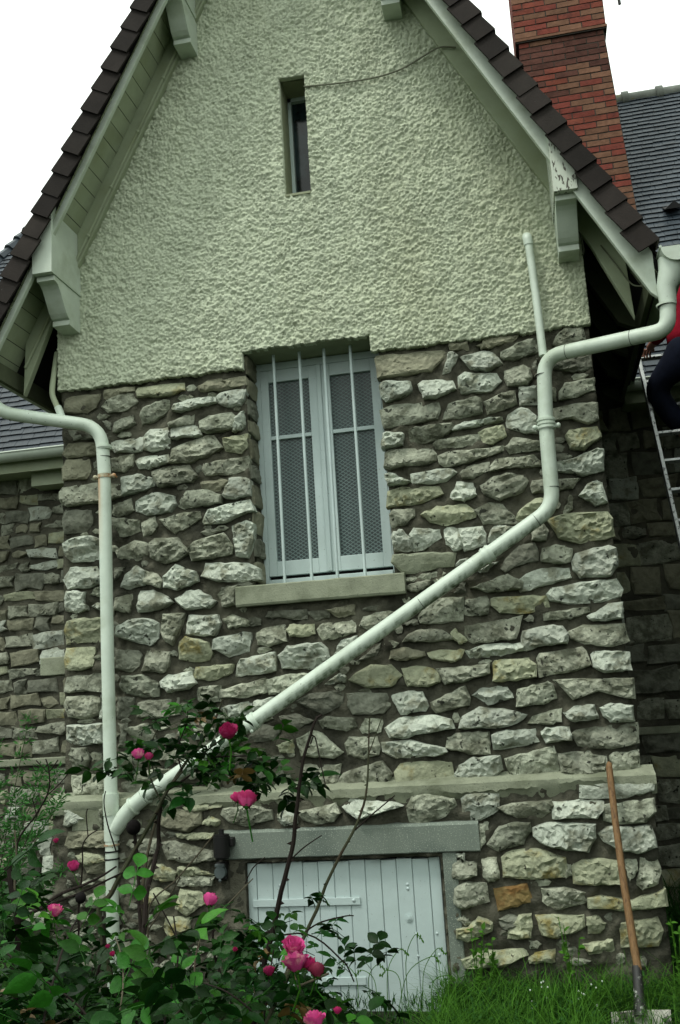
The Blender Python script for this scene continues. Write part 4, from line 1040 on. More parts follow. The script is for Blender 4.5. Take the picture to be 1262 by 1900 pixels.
# ridge and hip tiles
b = MB(); x = -5.1
while x < 4.4:
    p = MRP(x, RL, -.03); q = MRP(x + .36, RL, -.03)
    b.tube([p, q], [.085, .085], 12)
    b.tube([(q[0] - .04, q[1], q[2] + .005), (q[0] + .03, q[1], q[2] + .005)], .105, 12)
    MBp = b; x += .37
o = b.build('ridge_tiles', M['ridge'], mro, smooth=True); o['kind'] = 'stuff'
b = MB()
for k in range(28):
    u = k / 28 * RL; u2 = (k + 1.1) / 28 * RL
    b.tube([MRP(xleft(u), u, .0), MRP(xleft(u2), u2, -.02)], [.075, .06], 8)
o = b.build('hip_tiles', M['slate'], mro, smooth=True); o['kind'] = 'stuff'
# small gabled roof vent
p = P(1248, 398, 2.6); u0 = .0
# put it on the roof plane: march along the ray
dirv = (P(1249, 395, 3) - CAM)
best = min((abs(((CAM + dirv * t)[2] - ZE) - SL * ((CAM + dirv * t)[1] - YE)), t) for t in np.linspace(.7, 1.6, 2000))[1]
q = CAM + dirv * best
b = MB(); w = .085
b.add([(q[0] - w, q[1] - .10, q[2] - .0), (q[0] + w, q[1] - .10, q[2]), (q[0], q[1] - .12, q[2] + .07), (q[0] - w, q[1] + .06, q[2] + .1), (q[0] + w, q[1] + .06, q[2] + .1), (q[0], q[1] + .12, q[2] + .15)],
      [(0, 2, 5, 3), (2, 1, 4, 5), (0, 1, 2)])
b.build('roof_vent', M['tile_dark'], mro)
# eave of the main house: fascia, soffit, gutters left and right of the wing
for (x0, x1) in ((-7.0, GXL + .35), (GXR - .1, 4.3)):
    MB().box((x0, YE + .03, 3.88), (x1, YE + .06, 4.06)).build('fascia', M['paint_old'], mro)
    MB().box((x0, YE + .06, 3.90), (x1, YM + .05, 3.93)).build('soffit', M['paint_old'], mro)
    b = MB(); r = .07; n = 12; V = []; F = []
    for x in (x0, x1):
        for k in range(n + 1): a = pi + pi * k / n; V.append((x, YE - .045 + r * math.cos(a), 4.035 + r * math.sin(a)))
        for k in range(n, -1, -1): a = pi + pi * k / n; V.append((x, YE - .045 + (r - .005) * math.cos(a), 4.035 + (r - .005) * math.sin(a)))
    m_ = 2 * (n + 1)
    for k in range(m_): F.append((k, (k + 1) % m_, m_ + (k + 1) % m_, m_ + k))
    b.add(V, F); b.tube([(x0, YE - .045 - r, 4.04), (x1, YE - .045 - r, 4.04)], .009, 8)
    b.build('gutter', M['paint'], mro, smooth=True)
# block under the left eave
p = P(70, 872, YM - .1); q = P(120, 902, YM - .1)
MB().box((p[0], YM - .22, q[2]), (XL - .02, YM, p[2])).build('eave_block', M['paint_old'], mro)

# ------------------------------------------------------------------ chimney
YC = 3.1
cl = P(958, 80, YC)[0]; cr = P(1123, 62, YC)[0]
cz = (P(958, 78, YC)[2] + P(1122, 60, YC)[2]) / 2     # underside of the projecting course
bl = P(964, 95, YC)[0] + .0; br = P(1127, 90, YC)[0] - .012
tl, tr = bl - .03, br + .03
chim = MB(); xr_lo = P(1182, 385, YC); chim.hexa([(bl + .006, YC + .006, 5.0), (xr_lo[0] + .05, YC + .006, 5.0), (xr_lo[0] + .05, YC + .6, 5.0), (bl + .006, YC + .6, 5.0), (bl + .006, YC + .006, cz), (P(1127, 90, YC)[0] - .012, YC + .006, cz), (P(1127, 90, YC)[0] - .012, YC + .6, cz), (bl + .006, YC + .6, cz)]); chim.box((tl + .006, YC - .02, cz), (tr - .006, YC + .63, cz + 2.2))
chimney = chim.build('chimney', M['joint'], house)
def brick(x0, x1, y0, y1, z0, z1, m_): MB().box((x0, y0, z0), (x1, y1, z1), .0015).build('brick', M[m_], chimney)
side = MB()
xr_a = P(1182, 385, YC); xr_b = P(1127, 90, YC); xl_a = P(964, 88, YC)
def xr_at(z): return xr_b[0] + (xr_a[0] - xr_b[0]) * (xr_b[2] - z) / (xr_b[2] - xr_a[2])
z = 5.55; row = 0
CH = .0655
nb = 0
while z < cz + 2.1:
    top = z >= cz - .02
    x0, x1 = (tl, max(tr, xr_at(cz) + .015)) if top else (bl, xr_at(z))
    yf = YC - .026 if top else YC
    first = [.22, .105][row % 2]; x = x0; k = 0
    while x < x1 - .02:
        w = first if k == 0 else .22
        e = min(x + w, x1)
        if x1 - e < .06: e = x1
        zc = z + .03; band = math.exp(-((zc - cz + .2) / .28) ** 2) if not top else 0
        m_ = 'brick_black' if rr.random() < band * .85 else ('brick_tan' if rr.random() < .27 else 'brick')
        if e == x1 and rr.random() < .5: m_ = 'brick_tan'
        xx, yy, _ = proj(((x + e) / 2, YC, zc))
        if yy > -30 and yy < 520:
            brick(x, e - .010, yf + rr.uniform(-.002, .002), yf + .09, z, z + CH - .012, m_); nb += 1
        else: side.box((x, yf, z), (e - .01, yf + .09, z + CH - .012))
        x = e + .0; k += 1
    # left side of the stack
    y = yf + .1
    while y < YC + .55: side.box((x0 - .0, y, z), (x0 + .05, y + .2, z + CH - .012)); side.box((x1 - .05, y, z), (x1, y + .2, z + CH - .012)); y += .215
    z += CH; row += 1
    if not top and z >= cz - .02:
        MB().box((tl - .004, YC - .03, z - .004), (tr + .004, YC + .63, z + .022)).build('band_course', M['concrete'] if False else M['brick_tan'], chimney); z += .03
o = side.build('brickwork', M['brick'], chimney); o['kind'] = 'stuff'
# television aerial on the chimney; only the tip of one boom hangs into the picture
p = P(1150, 8, YC)
b = MB(); b.tube([(tr + .05, YC + .2, cz + .6), (tr + .05, YC + .2, cz + 3.2)], .018, 8)
b.tube([(tr + .05, YC + .2, cz + 1.2), (p[0] + .6, YC + .2, cz + 1.2)], .012, 8)
aerial = empty('television_aerial', (tr + .05, YC + .2, cz + .6), 'thin dark metal aerial rod poking in beside the brick chimney', 'aerial')
b.build('mast', M['black'], aerial)
MB().tube([(p[0], YC, p[2]), (p[0] - .02, YC, p[2] + .5)], .015, 8).build('rod', M['black'], aerial)

# ------------------------------------------------------------------ pipes
def collar(parent, p, t, r, w=.05, rings=3, name='collar', mt='pipe'):
    t = Vector(t).normalized(); p = Vector(p); b = MB()
    b.tube([p - t * w, p + t * w], r + .006, 16)
    for k in range(rings):
        c = p + t * (w * (-1 + 2 * (k + .5) / rings)); b.tube([c - t * .006, c + t * .006], r + .011, 16)
    return b.build(name, M[mt], parent, smooth=True)
def clamp(parent, p, r, mt='pipe'):
    b = MB(); p = Vector(p); b.tube([p - Vector((0, 0, .012)), p + Vector((0, 0, .012))], r + .005, 16)
    for s in (-1, 1):
        c = p + Vector((s * (r + .024), .0, 0)); b.tube([c, p + Vector((s * r, 0, 0))], .010, 8); b.ball(c, .016, 10, 6)
        b.tube([c, c + Vector((0, .05, 0))], .006, 6)
    return b.build('clamp', M[mt], parent, smooth=True)

# left downpipe
YP = -.135
RPL = .041
lp = empty('downpipe', tuple(P(209, 1760, -.16)), 'straight white downpipe with a rust streak at the left corner of the wing', 'drainpipe', 'white drainpipes')
pts = [(GXL + .06, -.30, GZ - .07), (GXL + .06, -.30, GZ - .17)]
pA = P(8, 752, -.30); pts = [(pA[0] - .05, -.30, GZ - .07), (pA[0] - .05, -.30, pA[2] + .06), tuple(P(36, 772, -.28)), tuple(P(160, 786, YP)), ]
pbend = P(193, 800, YP); pts += [tuple(pbend - np.array([0, 0, .0]))]
pts2 = fillet([(GXL - .02, -.28, GZ - .09), (GXL + .02, -.29, GZ - .16)] + [tuple(P(-6, 765, -.30))] + [tuple(P(188, 792, YP))] + [tuple(P(194, 880, YP))], .14)
MB().tube(pts2, RPL + .002, 18).build('upper_bend', M['pipe'], lp, smooth=True)
clp = P(194, 884, YP)
bot = P(210, 1790, YP - .02)
xl = clp[0]
b = MB(); b.tube([clp + np.array([0, 0, .08]), clp, P(199.5, 1200, YP), P(206, 1480, YP), ], RPL, 18)
o = b.build('pipe', M['pipe_rust'], lp, smooth=True, origin=clp)
MB().tube([P(205.5, 1470, YP), P(208.5, 1660, YP - .01), P(212, 1860, YP - .02)], RPL - .002, 18).build('lower_pipe', M['pipe'], lp, smooth=True)
collar(lp, P(193.3, 830, YP), (0, 0, 1), RPL, .014, 1)
b = MB(); b.tube([P(205.8, 1472, YP), P(206.6, 1512, YP)], RPL + .009, 18); b.build('collar', M['pipe'], lp, smooth=True)
b = MB(); b.tube([P(206.6, 1512, YP), P(207.5, 1560, YP)], RPL + .005, 18); b.build('junction', M['pipe'], lp, smooth=True)
for y in (1566, 1578, 1592): 
    MB().tube([P(207.6, y, YP), P(207.7, y + 3, YP)], RPL + .006, 18).build('strap', M['rust' if y < 1570 else 'black'], lp, smooth=True)
clamp(lp, clp, RPL, 'rust')
# small overflow pipe joining the left bend
b = MB(); b.tube(smooth_path([P(106, 655, .03), P(101, 690, -.02), P(97, 728, -.10), P(105, 752, -.16), P(115, 778, -.19)], 5), .019, 12)
ov = b.build('overflow_pipe', M['paint_old'], None, smooth=True); tag(ov, 'short thin overflow pipe curving into the left downpipe bend', 'drainpipe')
b = MB(); b.tube([P(108, 756, -.17), P(117, 780, -.19)], .025, 12); b.build('sleeve', M['pipe'], ov, smooth=True)

# right downpipe: gutter outlet, long bend to the wall, drop, diagonal run to the left pipe
RPR = .045
rp = empty('downpipe', tuple(P(207, 1545, -.13)), 'long white drainpipe running diagonally across the stones from the right gutter', 'drainpipe', 'white drainpipes')
g0 = P(1238, 545, -.46)
top = [(GXR - .07, -.44, GZ - .08), tuple(g0)]
b = MB(); b.tube([(GXR - .015, -.46, GZ - .05), (GXR - .03, -.46, GZ - .12), (g0[0] - .0, -.46, g0[2] + .04), tuple(P(1240, 566, -.46))], [.085, .075, .055, .047], 18)
b.build('outlet', M['pipe'], rp, smooth=True)
path = [tuple(P(1239, 560, -.46)), tuple(P(1240, 612, -.46)), tuple(P(1009, 662, YP + .0)), tuple(P(1012.5, 780, YP))]
MB().tube(fillet(path, .13), RPR, 20).build('upper_bend', M['pipe'], rp, smooth=True)
path = [tuple(P(1012.5, 778, YP)), tuple(P(1026, 942, YP)), tuple(P(905, 1029, YP))]
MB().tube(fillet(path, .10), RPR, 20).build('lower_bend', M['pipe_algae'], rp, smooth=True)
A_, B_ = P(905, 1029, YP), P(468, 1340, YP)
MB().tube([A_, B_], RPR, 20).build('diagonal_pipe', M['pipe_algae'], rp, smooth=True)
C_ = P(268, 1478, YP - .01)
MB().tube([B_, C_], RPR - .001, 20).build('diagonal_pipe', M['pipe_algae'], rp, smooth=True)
D_ = P(212, 1540, YP)
MB().tube(fillet([C_, P(240, 1502, YP), D_], .08), RPR + .004, 18).build('junction_arm', M['pipe'], rp, smooth=True)
collar(rp, P(1236.5, 566, -.46), (0, 0, 1), RPR, .006, 1)
collar(rp, P(1014, 787, YP), P(1026, 942, YP) - P(1012, 778, YP), RPR, .035, 3)
clamp(rp, P(1014.2, 791, YP), RPR)
t = B_ - A_
collar(rp, A_, t, RPR, .03, 2); collar(rp, B_ - t * .0, t, RPR, .035, 3); collar(rp, P(272, 1475, YP), t, RPR, .016, 1); collar(rp, P(247, 1496, YP), t, RPR + .003, .01, 1)
p = P(470, 1356, YP); MB().ball(p + np.array([0, -.03, 0]), .013, 8, 6).build('screw_head', M['pipe'], rp)
# socket seams: a thin raised lip wherever two lengths are pushed together
def seam(parent, p, t, r): 
    t = Vector(t).normalized(); p = Vector(p); MB().tube([p - t * .0015, p + t * .0015], r + .0022, 18).build('seam', M['black'], parent)
for (a_, b_, f_) in ((P(1240, 612, -.46), P(1009, 662, YP), .28), (P(1240, 612, -.46), P(1009, 662, YP), .80)):
    seam(rp, a_ + (b_ - a_) * f_, b_ - a_, RPR - .001)
seam(rp, P(1007, 696, YP), (0, 0, 1), RPR - .001); seam(rp, P(1024, 905, YP), (0.02, 0, 1), RPR - .001); seam(rp, P(995, 965, YP), A_ - B_, RPR - .001); seam(rp, P(781, 1118, YP), A_ - B_, RPR - .001)
seam(lp, P(193.6, 848, YP), (0, 0, 1), RPL); seam(lp, P(130, 783, YP - .04), P(160, 786, YP) - P(36, 772, -.28), RPL + .002); seam(lp, P(20, 769, -.27), P(160, 786, YP) - P(36, 772, -.28), RPL + .002)
# thin vent pipe on the roughcast
vp = empty('vent_pipe', tuple(P(1010, 655, YP)), 'thin upright white vent pipe on the roughcast above the right downpipe', 'drainpipe')
MB().tube([P(980, 447, -.10), P(994, 545, -.11), P(1008, 660, YP)], .025, 14).build('pipe', M['pipe'], vp, smooth=True)
b = MB(); b.tube(fillet([P(977, 440, -.02), P(978, 440, -.10), P(981, 455, -.10)], .03), .030, 14); b.build('elbow', M['pipe'], vp, smooth=True)

# cable across the roughcast
pts = [P(566, 160, -.03), P(572, 160, -.062), P(640, 153, -.064), P(700, 143, -.064), P(745, 128, -.064), P(780, 108, -.066), P(806, 92, -.09), P(822, 87, -.10), P(846, 88, -.10)]
cb_ = MB().tube(smooth_path(pts, 4), .0062, 6).build('cable', M['cable'], None, smooth=True)
tag(cb_, 'thin sagging cable strung over the roughcast from the slit window', 'cable')
pts = [P(1074, 395, -.08), P(1076, 430, -.07), P(1082, 455, -.06), P(1083, 470, -.05), P(1078, 472, -.03), P(1073, 462, .0)]
cb2 = MB().tube(smooth_path(pts, 4), .005, 6).build('cable', M['cable'], None, smooth=True)
tag(cb2, 'short looped cable hanging beside the peeling right bracket', 'cable')
pts = [P(1115, 455, -.09), P(1150, 500, -.10), P(1165, 520, -.10), P(1178, 530, -.12), P(1195, 530, -.2)]
cb3 = MB().tube(smooth_path(pts, 4), .005, 6).build('cable', M['cable'], None, smooth=True)
tag(cb3, 'curved thin cable under the right end of the eave', 'cable')

# lantern and socket beside the cellar door
lam = empty('wall_lantern', tuple(P(412, 1590, -.15)), 'black cylindrical wall lantern fixed left of the cellar lintel', 'lamp')
t_, u_ = P(411, 1552, -.19), P(412, 1594, -.19)
b = MB(); b.tube([u_, u_ + (t_ - u_) * .08, u_ + (t_ - u_) * .1, t_], [.040, .042, .050, .050], 16); b.build('body', M['black'], lam, smooth=True)
b = MB(); b.tube([t_, t_ + np.array([0, 0, .012])], .046, 16); b.tube([t_ + np.array([0, 0, .012]), t_ + np.array([0, 0, .04])], .017, 10); b.build('cap', M['black'], lam, smooth=True)
b = MB(); b.box((t_[0], -.19, t_[2] - .06), (t_[0] + .07, -.12, t_[2] - .01)); b.build('arm', M['black'], lam, bevel=.006)
sk = empty('outdoor_socket', tuple(P(410, 1620, -.12)), 'small round grey flap socket just under the black lantern', 'socket')
p = P(410, 1618, -.15)
MB().box((p[0] - .035, -.15, p[2] - .05), (p[0] + .035, -.11, p[2] + .055)).build('back_box', M['black'], sk, bevel=.01)
MB().tube([(p[0], -.15, p[2]), (p[0], -.175, p[2])], [.038, .034], 18).build('flap', M['socket'], sk, smooth=True)
MB().box((p[0] - .03, -.175, p[2] + .03), (p[0] + .03, -.15, p[2] + .048)).build('hinge', M['socket'], sk, bevel=.004)
MB().ball((p[0], -.172, p[2] - .045), .010, 8, 6).build('tab', M['socket'], sk)

# ------------------------------------------------------------------ shovel leaning on the wall
s0 = P(1128, 1414, -.165); s1 = P(1182, 1800, -.50); s2 = P(1189, 1885, -.58)
shv = empty('shovel', tuple(s2), 'old shovel with a wooden handle leaning against the right stone plinth', 'shovel')
ax = (s1 - s0)
pts = [s0 + ax * t for t in (0, .01, .03, .3, .6, .9, 1)]; pts = [Vector(p) + Vector((.006 * math.sin(i * 1.3), 0, 0)) for i, p in enumerate(pts)]
MB().tube(pts, [.008, .016, .0185, .0185, .0195, .021, .020], 14).build('handle', M['ashwood'], shv, smooth=True)
MB().tube([s1 - ax * .02, s1, s1 + (s2 - s1) * .5, s2], [.0215, .024, .026, .034], 14).build('shaft_socket', M['steel'], shv, smooth=True)
b = MB(); V = []; F = []; nu, nv = 10, 8
dn = Vector(s2 - s1).normalized(); sd = Vector((1, 0.05, .02)).normalized(); nn = dn.cross(sd).normalized()
o0 = Vector(s2) - dn * .02
for j in range(nv + 1):
    v = j / nv; wv = .145 * (1 if v < .6 else math.cos((v - .6) / .4 * 1.35)) 
    for i2 in range(nu + 1):
        u = i2 / nu * 2 - 1
        V.append(o0 + sd * u * wv + dn * (.30 * v - (.012 * (1 - abs(u)) if v == 0 else 0)) - nn * (.045 * (1 - u * u)) * (1 - .5 * v) + nn * .02)
for j in range(nv):
    for i2 in range(nu): a = j * (nu + 1) + i2; F.append((a, a + 1, a + nu + 2, a + nu + 1))
bl_ = mesh('blade', V, F, M['blade'], shv, smooth=True); sm_ = bl_.modifiers.new('solid', 'SOLIDIFY'); sm_.thickness = .004

# ------------------------------------------------------------------ ladder and person
lt = P(1184, 662, 1.72)                 # top of the left rail
# the rail reaches the picture edge at (1262,1000): depth where the same x is seen
k1 = P(1262, 1003, 0); 
lbY = CAM[1] + (lt[0] - CAM[0]) / ((k1[0] - CAM[0]) / (k1[1] - CAM[1]))
lb = P(1262, 1003, lbY)
ldir = Vector(lb - lt).normalized(); wl = .40
foot = Vector(lt) + ldir * ((lt[2] - 0.0) / -ldir.z)
lad = empty('ladder', tuple(foot), 'paint spattered aluminium ladder leaning up to the dark roof at the right', 'ladder')
front = ldir.cross(Vector((1, 0, 0))).normalized()
def rail(x):
    a = Vector(lt) + Vector((x, 0, 0)); c = foot + Vector((x, 0, 0)); w, dd = Vector((.013, 0, 0)), front * .034
    b = MB(); b.hexa([a - w - dd, a + w - dd, a + w + dd, a - w + dd, c - w - dd, c + w - dd, c + w + dd, c - w + dd]); b.build('rail', M['alu'], lad, bevel=.003)
rail(0); rail(wl)
L_ = (Vector(lt) - foot).length; q = .03
while q < L_ - .1:
    c = Vector(lt) + ldir * q; b = MB(); b.hexa([c - front * .018 + ldir * -.012, c + Vector((wl, 0, 0)) - front * .018 - ldir * .012, c + Vector((wl, 0, 0)) + front * .018 - ldir * .012, c + front * .018 - ldir * .012,
        c - front * .018 + ldir * .012, c + Vector((wl, 0, 0)) - front * .018 + ldir * .012, c + Vector((wl, 0, 0)) + front * .018 + ldir * .012, c + front * .018 + ldir * .012])
    b.build('rung', M['alu'], lad, bevel=.002); q += .28

def skin(name, verts, edges, radii, m_, parent, sub=2, root=0):
    me = bpy.data.meshes.new(name); V = [Vector(v) for v in verts]; o0 = V[root].copy()
    me.from_pydata([tuple(v - o0) for v in V], edges, []); me.update(); me.materials.append(m_)
    o = bpy.data.objects.new(name, me); put(o, o0, parent)
    sk_ = o.modifiers.new('skin', 'SKIN'); sk_.use_smooth_shade = True
    for i, r in enumerate(radii): 
        r = r if isinstance(r, tuple) else (r, r); me.skin_vertices[0].data[i].radius = r; me.skin_vertices[0].data[i].use_root = (i == root)
    ss = o.modifiers.new('sub', 'SUBSURF'); ss.levels = sub; ss.render_levels = sub
    return o
# body landmarks: standing on a rung, left hand on the ladder top, left knee bent towards the rail
YPn = 1.35
pel = P(1272, 662, YPn - .05); che = P(1276, 565, YPn + .05); nec = P(1282, 508, YPn + .1); hea = P(1290, 464, YPn + .1)
shL = P(1252, 535, YPn + .08); elL = P(1228, 618, YPn + .02); haL = P(1203, 648, YPn + .25)
shR = P(1318, 528, YPn + .05); elR = P(1342, 590, YPn + .2); haR = P(1318, 640, YPn + .35)
hpL = P(1252, 682, YPn - .05); knL = P(1212, 722, YPn + .05); anL = P(1276, 812, YPn + .10); toL = P(1284, 818, YPn + .28)
hpR = P(1296, 682, YPn - .05); knR = P(1304, 780, YPn + .10); anR = P(1318, 888, YPn - .12); toR = P(1320, 896, YPn + .06)
per = empty('person', tuple(anR), 'person in a red jumper and dark jeans working up the ladder at the right edge', 'person')
body = skin('body', [pel, (pel + che) / 2, che, nec, hea, P(1297, 445, YPn + .1), shL, elL, haL, shR, elR, haR, hpL, knL, anL, toL, hpR, knR, anR, toR],
     [(0, 1), (1, 2), (2, 3), (3, 4), (4, 5), (2, 6), (6, 7), (7, 8), (2, 9), (9, 10), (10, 11), (0, 12), (12, 13), (13, 14), (14, 15), (0, 16), (16, 17), (17, 18), (18, 19)],
     [(.13, .10), (.12, .095), (.15, .11), .052, (.075, .09), (.06, .07), .06, .042, .028, .06, .042, .028, .085, .062, .045, .04, .085, .062, .045, .04], M['skin'], per)
skin('jumper', [(pel * .86 + che * .14), (pel * .2 + che * .8), che, che * .35 + nec * .65, shL, elL, elL * .45 + haL * .55, shR, elR, elR * .3 + haR * .7],
     [(0, 1), (1, 2), (2, 3), (2, 4), (4, 5), (5, 6), (2, 7), (7, 8), (8, 9)], [(.165, .125), (.165, .13), (.175, .13), .07, .075, .058, .045, .075, .058, .045], M['red'], per)
skin('jeans', [pel * .62 + che * .38, pel, hpL, knL, knL * .15 + anL * .85, hpR, knR, knR * .15 + anR * .85],
     [(0, 1), (1, 2), (2, 3), (3, 4), (1, 5), (5, 6), (6, 7)], [(.14, .11), (.16, .125), .125, .105, .068, .115, .09, .062], M['jeans'], per, root=1)
for s_, an, to in ((0, anL, toL), (1, anR, toR)):
    skin('shoe', [an + np.array([0, -.05, -.01]), (an + to) / 2 + np.array([0, 0, -.01]), to], [(0, 1), (1, 2)], [.05, .05, .042], M['black'], per, 1)
MB().ball(hea + np.array([0, -.02, .03]), .105, 14, 10, (.9, 1.02, 1.12)).build('hair', M['hair'], per, smooth=True)
for hx, el in ((haL, elL), (haR, elR)):     # fingers closing over the rung
    dr = Vector(hx - el).normalized(); sdv = Vector((0, 0, 1)).cross(dr).normalized()
    for k in range(4):
        a = Vector(hx) + sdv * (.022 * (k - 1.5)) * 1.0; ln_ = (.052, .060, .056, .044)[k]
        skin('finger', [a, a + dr * ln_ * .6, a + dr * ln_ + Vector((0, .0, -.02)), a + dr * ln_ * .95 + Vector((0, 0, -.045))], [(0, 1), (1, 2), (2, 3)], [.011, .0095, .009, .008], M['skin'], per, 1)
    a = Vector(hx) - dr * .02
    skin('thumb', [a, a + sdv * -.04 + dr * .015, a - sdv * .05 + dr * .04 + Vector((0, 0, -.012))], [(0, 1), (1, 2)], [.013, .011, .009], M['skin'], per, 1)

# ------------------------------------------------------------------ grass
def blades(name, n, xr, yr, hr, m_, dens=None, seed=1, lean=.5, width=.0035, zf=None):
    rs = np.random.RandomState(seed)
    x = rs.uniform(*xr, n); y = rs.uniform(*yr, n); h = rs.uniform(*hr, n) * (0.6 + .8 * rs.rand(n) ** 2)
    if dens is not None: k = dens(x, y, rs); x, y, h = x[k], y[k], h[k]
    n = len(x)
    a = rs.uniform(0, 2 * pi, n); ln_ = rs.uniform(.1, lean, n) * h * 1.3; w = width * rs.uniform(.6, 1.3, n)
    pa = a + pi / 2 + rs.uniform(-.5, .5, n)
    V = np.zeros((n, 7, 3)); z0 = np.zeros(n) if zf is None else zf(x, y)
    for i, t in enumerate((0, .4, .75)):
        cx = x + np.cos(a) * ln_ * t ** 2; cy = y + np.sin(a) * ln_ * t ** 2; czz = z0 - .02 + h * (t - .25 * t * t * (ln_ / h))
        ww = w * (1 - .5 * t)
        V[:, 2 * i] = np.stack([cx - np.cos(pa) * ww, cy - np.sin(pa) * ww, czz], 1); V[:, 2 * i + 1] = np.stack([cx + np.cos(pa) * ww, cy + np.sin(pa) * ww, czz], 1)
    V[:, 6] = np.stack([x + np.cos(a) * ln_, y + np.sin(a) * ln_, z0 - .02 + h * (1 - .25 * ln_ / h)], 1)
    base = (np.arange(n) * 7)[:, None]
    T = np.array([[0, 1, 3], [0, 3, 2], [2, 3, 5], [2, 5, 4], [4, 5, 6]])
    F = (base[:, :, None] + T[None]).reshape(-1, 3)
    o = mesh(name, V.reshape(-1, 3), F, m_, smooth=True); o['kind'] = 'stuff'; return o
clump = lambda x, y, rs: ~((np.abs(x - s2[0]) < .22) & (y < s2[1] + .06) & (y > -1.3) & (rs.rand(len(x)) < .88)) & (rs.rand(len(x)) < .35 + .65 * np.clip(.5 + np.sin(x * 7 + np.sin(y * 9)) * .5 + .4 * np.sin(y * 11 + x * 3), 0, 1))
blades('grass', 38000, (-.70, 3.0), (-1.5, -.13), (.06, .27), M['grass'], clump, 1, 1.3, .0022)
blades('grass', 26000, (-.62, 3.0), (-1.2, -.13), (.05, .19), M['grass_dark'], clump, 2, 1.3, .0028)
blades('grass', 14000, (-4.6, -0.6), (-2.2, -.15), (.03, .11), M['grass_dark'], clump, 3, .8)
blades('grass', 9000, (.5, 3.0), (-.1, 2.2), (.08, .38), M['grass_dark'], clump, 4, .8)
blades('grass', 20000, (-3.0, 4.0), (-4.2, -1.4), (.06, .2), M['grass'], clump, 5, .8)

# flowering grass stalks before the cellar door
for k, (bx, tx, ty) in enumerate(((690, 700, 1790), (720, 742, 1762), (735, 800, 1775), (760, 770, 1735), (785, 812, 1760), (700, 672, 1800), (800, 830, 1810), (745, 720, 1800), (665, 640, 1790))):
    Y = -.35 - .12 * (k % 4); p0 = P(bx, 1870, Y); p1 = P(tx, ty, Y)
    st = empty('grass_stalk', (p0[0], Y, 0), 'flowering grass stalk standing in front of the pale cellar door', 'grass', 'grass stalks before the cellar door')
    mid_ = (p0 + p1) / 2 + np.array([-.03 * (1 if tx > bx else -1), 0, .04])
    pth = smooth_path([(p0[0], Y, 0), tuple(mid_), tuple(p1), tuple(p1 + np.array([.04 * (1 if tx > bx else -1), 0, -.03]))], 5)
    MB().tube(pth, [.0022] * len(pth), 5).build('stem', M['grass'], st)
    b = MB()
    for q in range(9):
        c = pth[-1 - q // 2]; b.ball(c + Vector((rnd.uniform(-.006, .006), 0, rnd.uniform(-.008, .008))), .0035, 5, 4, (1, 1, 2))
    b.build('seed_head', M['grass'], st)

# ------------------------------------------------------------------ rose bushes
def leaflet(b, base, dirv, nrm, L, W):
    "an ovate leaflet folded on its midrib, with a toothed edge"
    base = Vector(base); dirv = Vector(dirv).normalized(); side_ = dirv.cross(Vector(nrm)).normalized(); nrm = side_.cross(dirv).normalized()
    ts = (0, .14, .34, .56, .78, 1); ws = (0, .30, .50, .47, .28, 0); V = []; F = []
    for i, (t, w) in enumerate(zip(ts, ws)):
        c = base + dirv * L * t + nrm * (-.22 * L * t * t)
        V.append(c - nrm * .0)
        if 0 < i < 5:
            V.append(c + side_ * W * w + nrm * W * .16); V.append(c - side_ * W * w + nrm * W * .16)
    # index: 0 base; 1,2,3 ; 4,5,6 ; 7,8,9 ; 10,11,12 ; 13 tip
    F = [(0, 2, 1), (0, 1, 3)]
    for k in range(3):
        a = 1 + 3 * k; F += [(a, a + 1, a + 4, a + 3), (a + 2, a, a + 3, a + 5)]
    F += [(10, 11, 13), (12, 10, 13)]
    b.add(V, F)
def leaf_variant(seed, n=5, L=.055):
    r = random.Random(seed); b = MB()
    D = Vector((0, 1, 0)); up = Vector((0, 0, 1)); R_ = .060 + (n > 3) * .045
    b.tube([(0, 0, 0), (0, R_ * .5, -.003), (0, R_, -.012)], .0012, 4)
    leaflet(b, (0, R_, -.012), (r.uniform(-.1, .1), 1, -.25), up + Vector((r.uniform(-.3, .3), 0, 0)), L * 1.10, L * .66)
    for k in range(n // 2):
        y = R_ * (.80 - .44 * k)
        for s in (-1, 1):
            leaflet(b, (0, y, -.010), (s * 1.0, .42 + r.uniform(-.2, .2), -.25 + r.uniform(-.4, .3)), up + Vector((r.uniform(-.6, .6), r.uniform(-.6, .6), 0)), L * (1 - .14 * k) * r.uniform(.85, 1.08), L * r.uniform(.52, .64))
    me = bpy.data.meshes.new('leaf'); me.from_pydata(b.V, [], b.F); me.update(); me.polygons.foreach_set('use_smooth', np.ones(len(me.polygons), bool))
    return me
LV = {}
for key in ('leaf', 'leaf_new', 'leaf_red'):
    LV[key] = []
    for q in range(6):
        me = leaf_variant(q + 11, 5 if q % 3 else 3); me.materials.append(M[key]); LV[key].append(me)

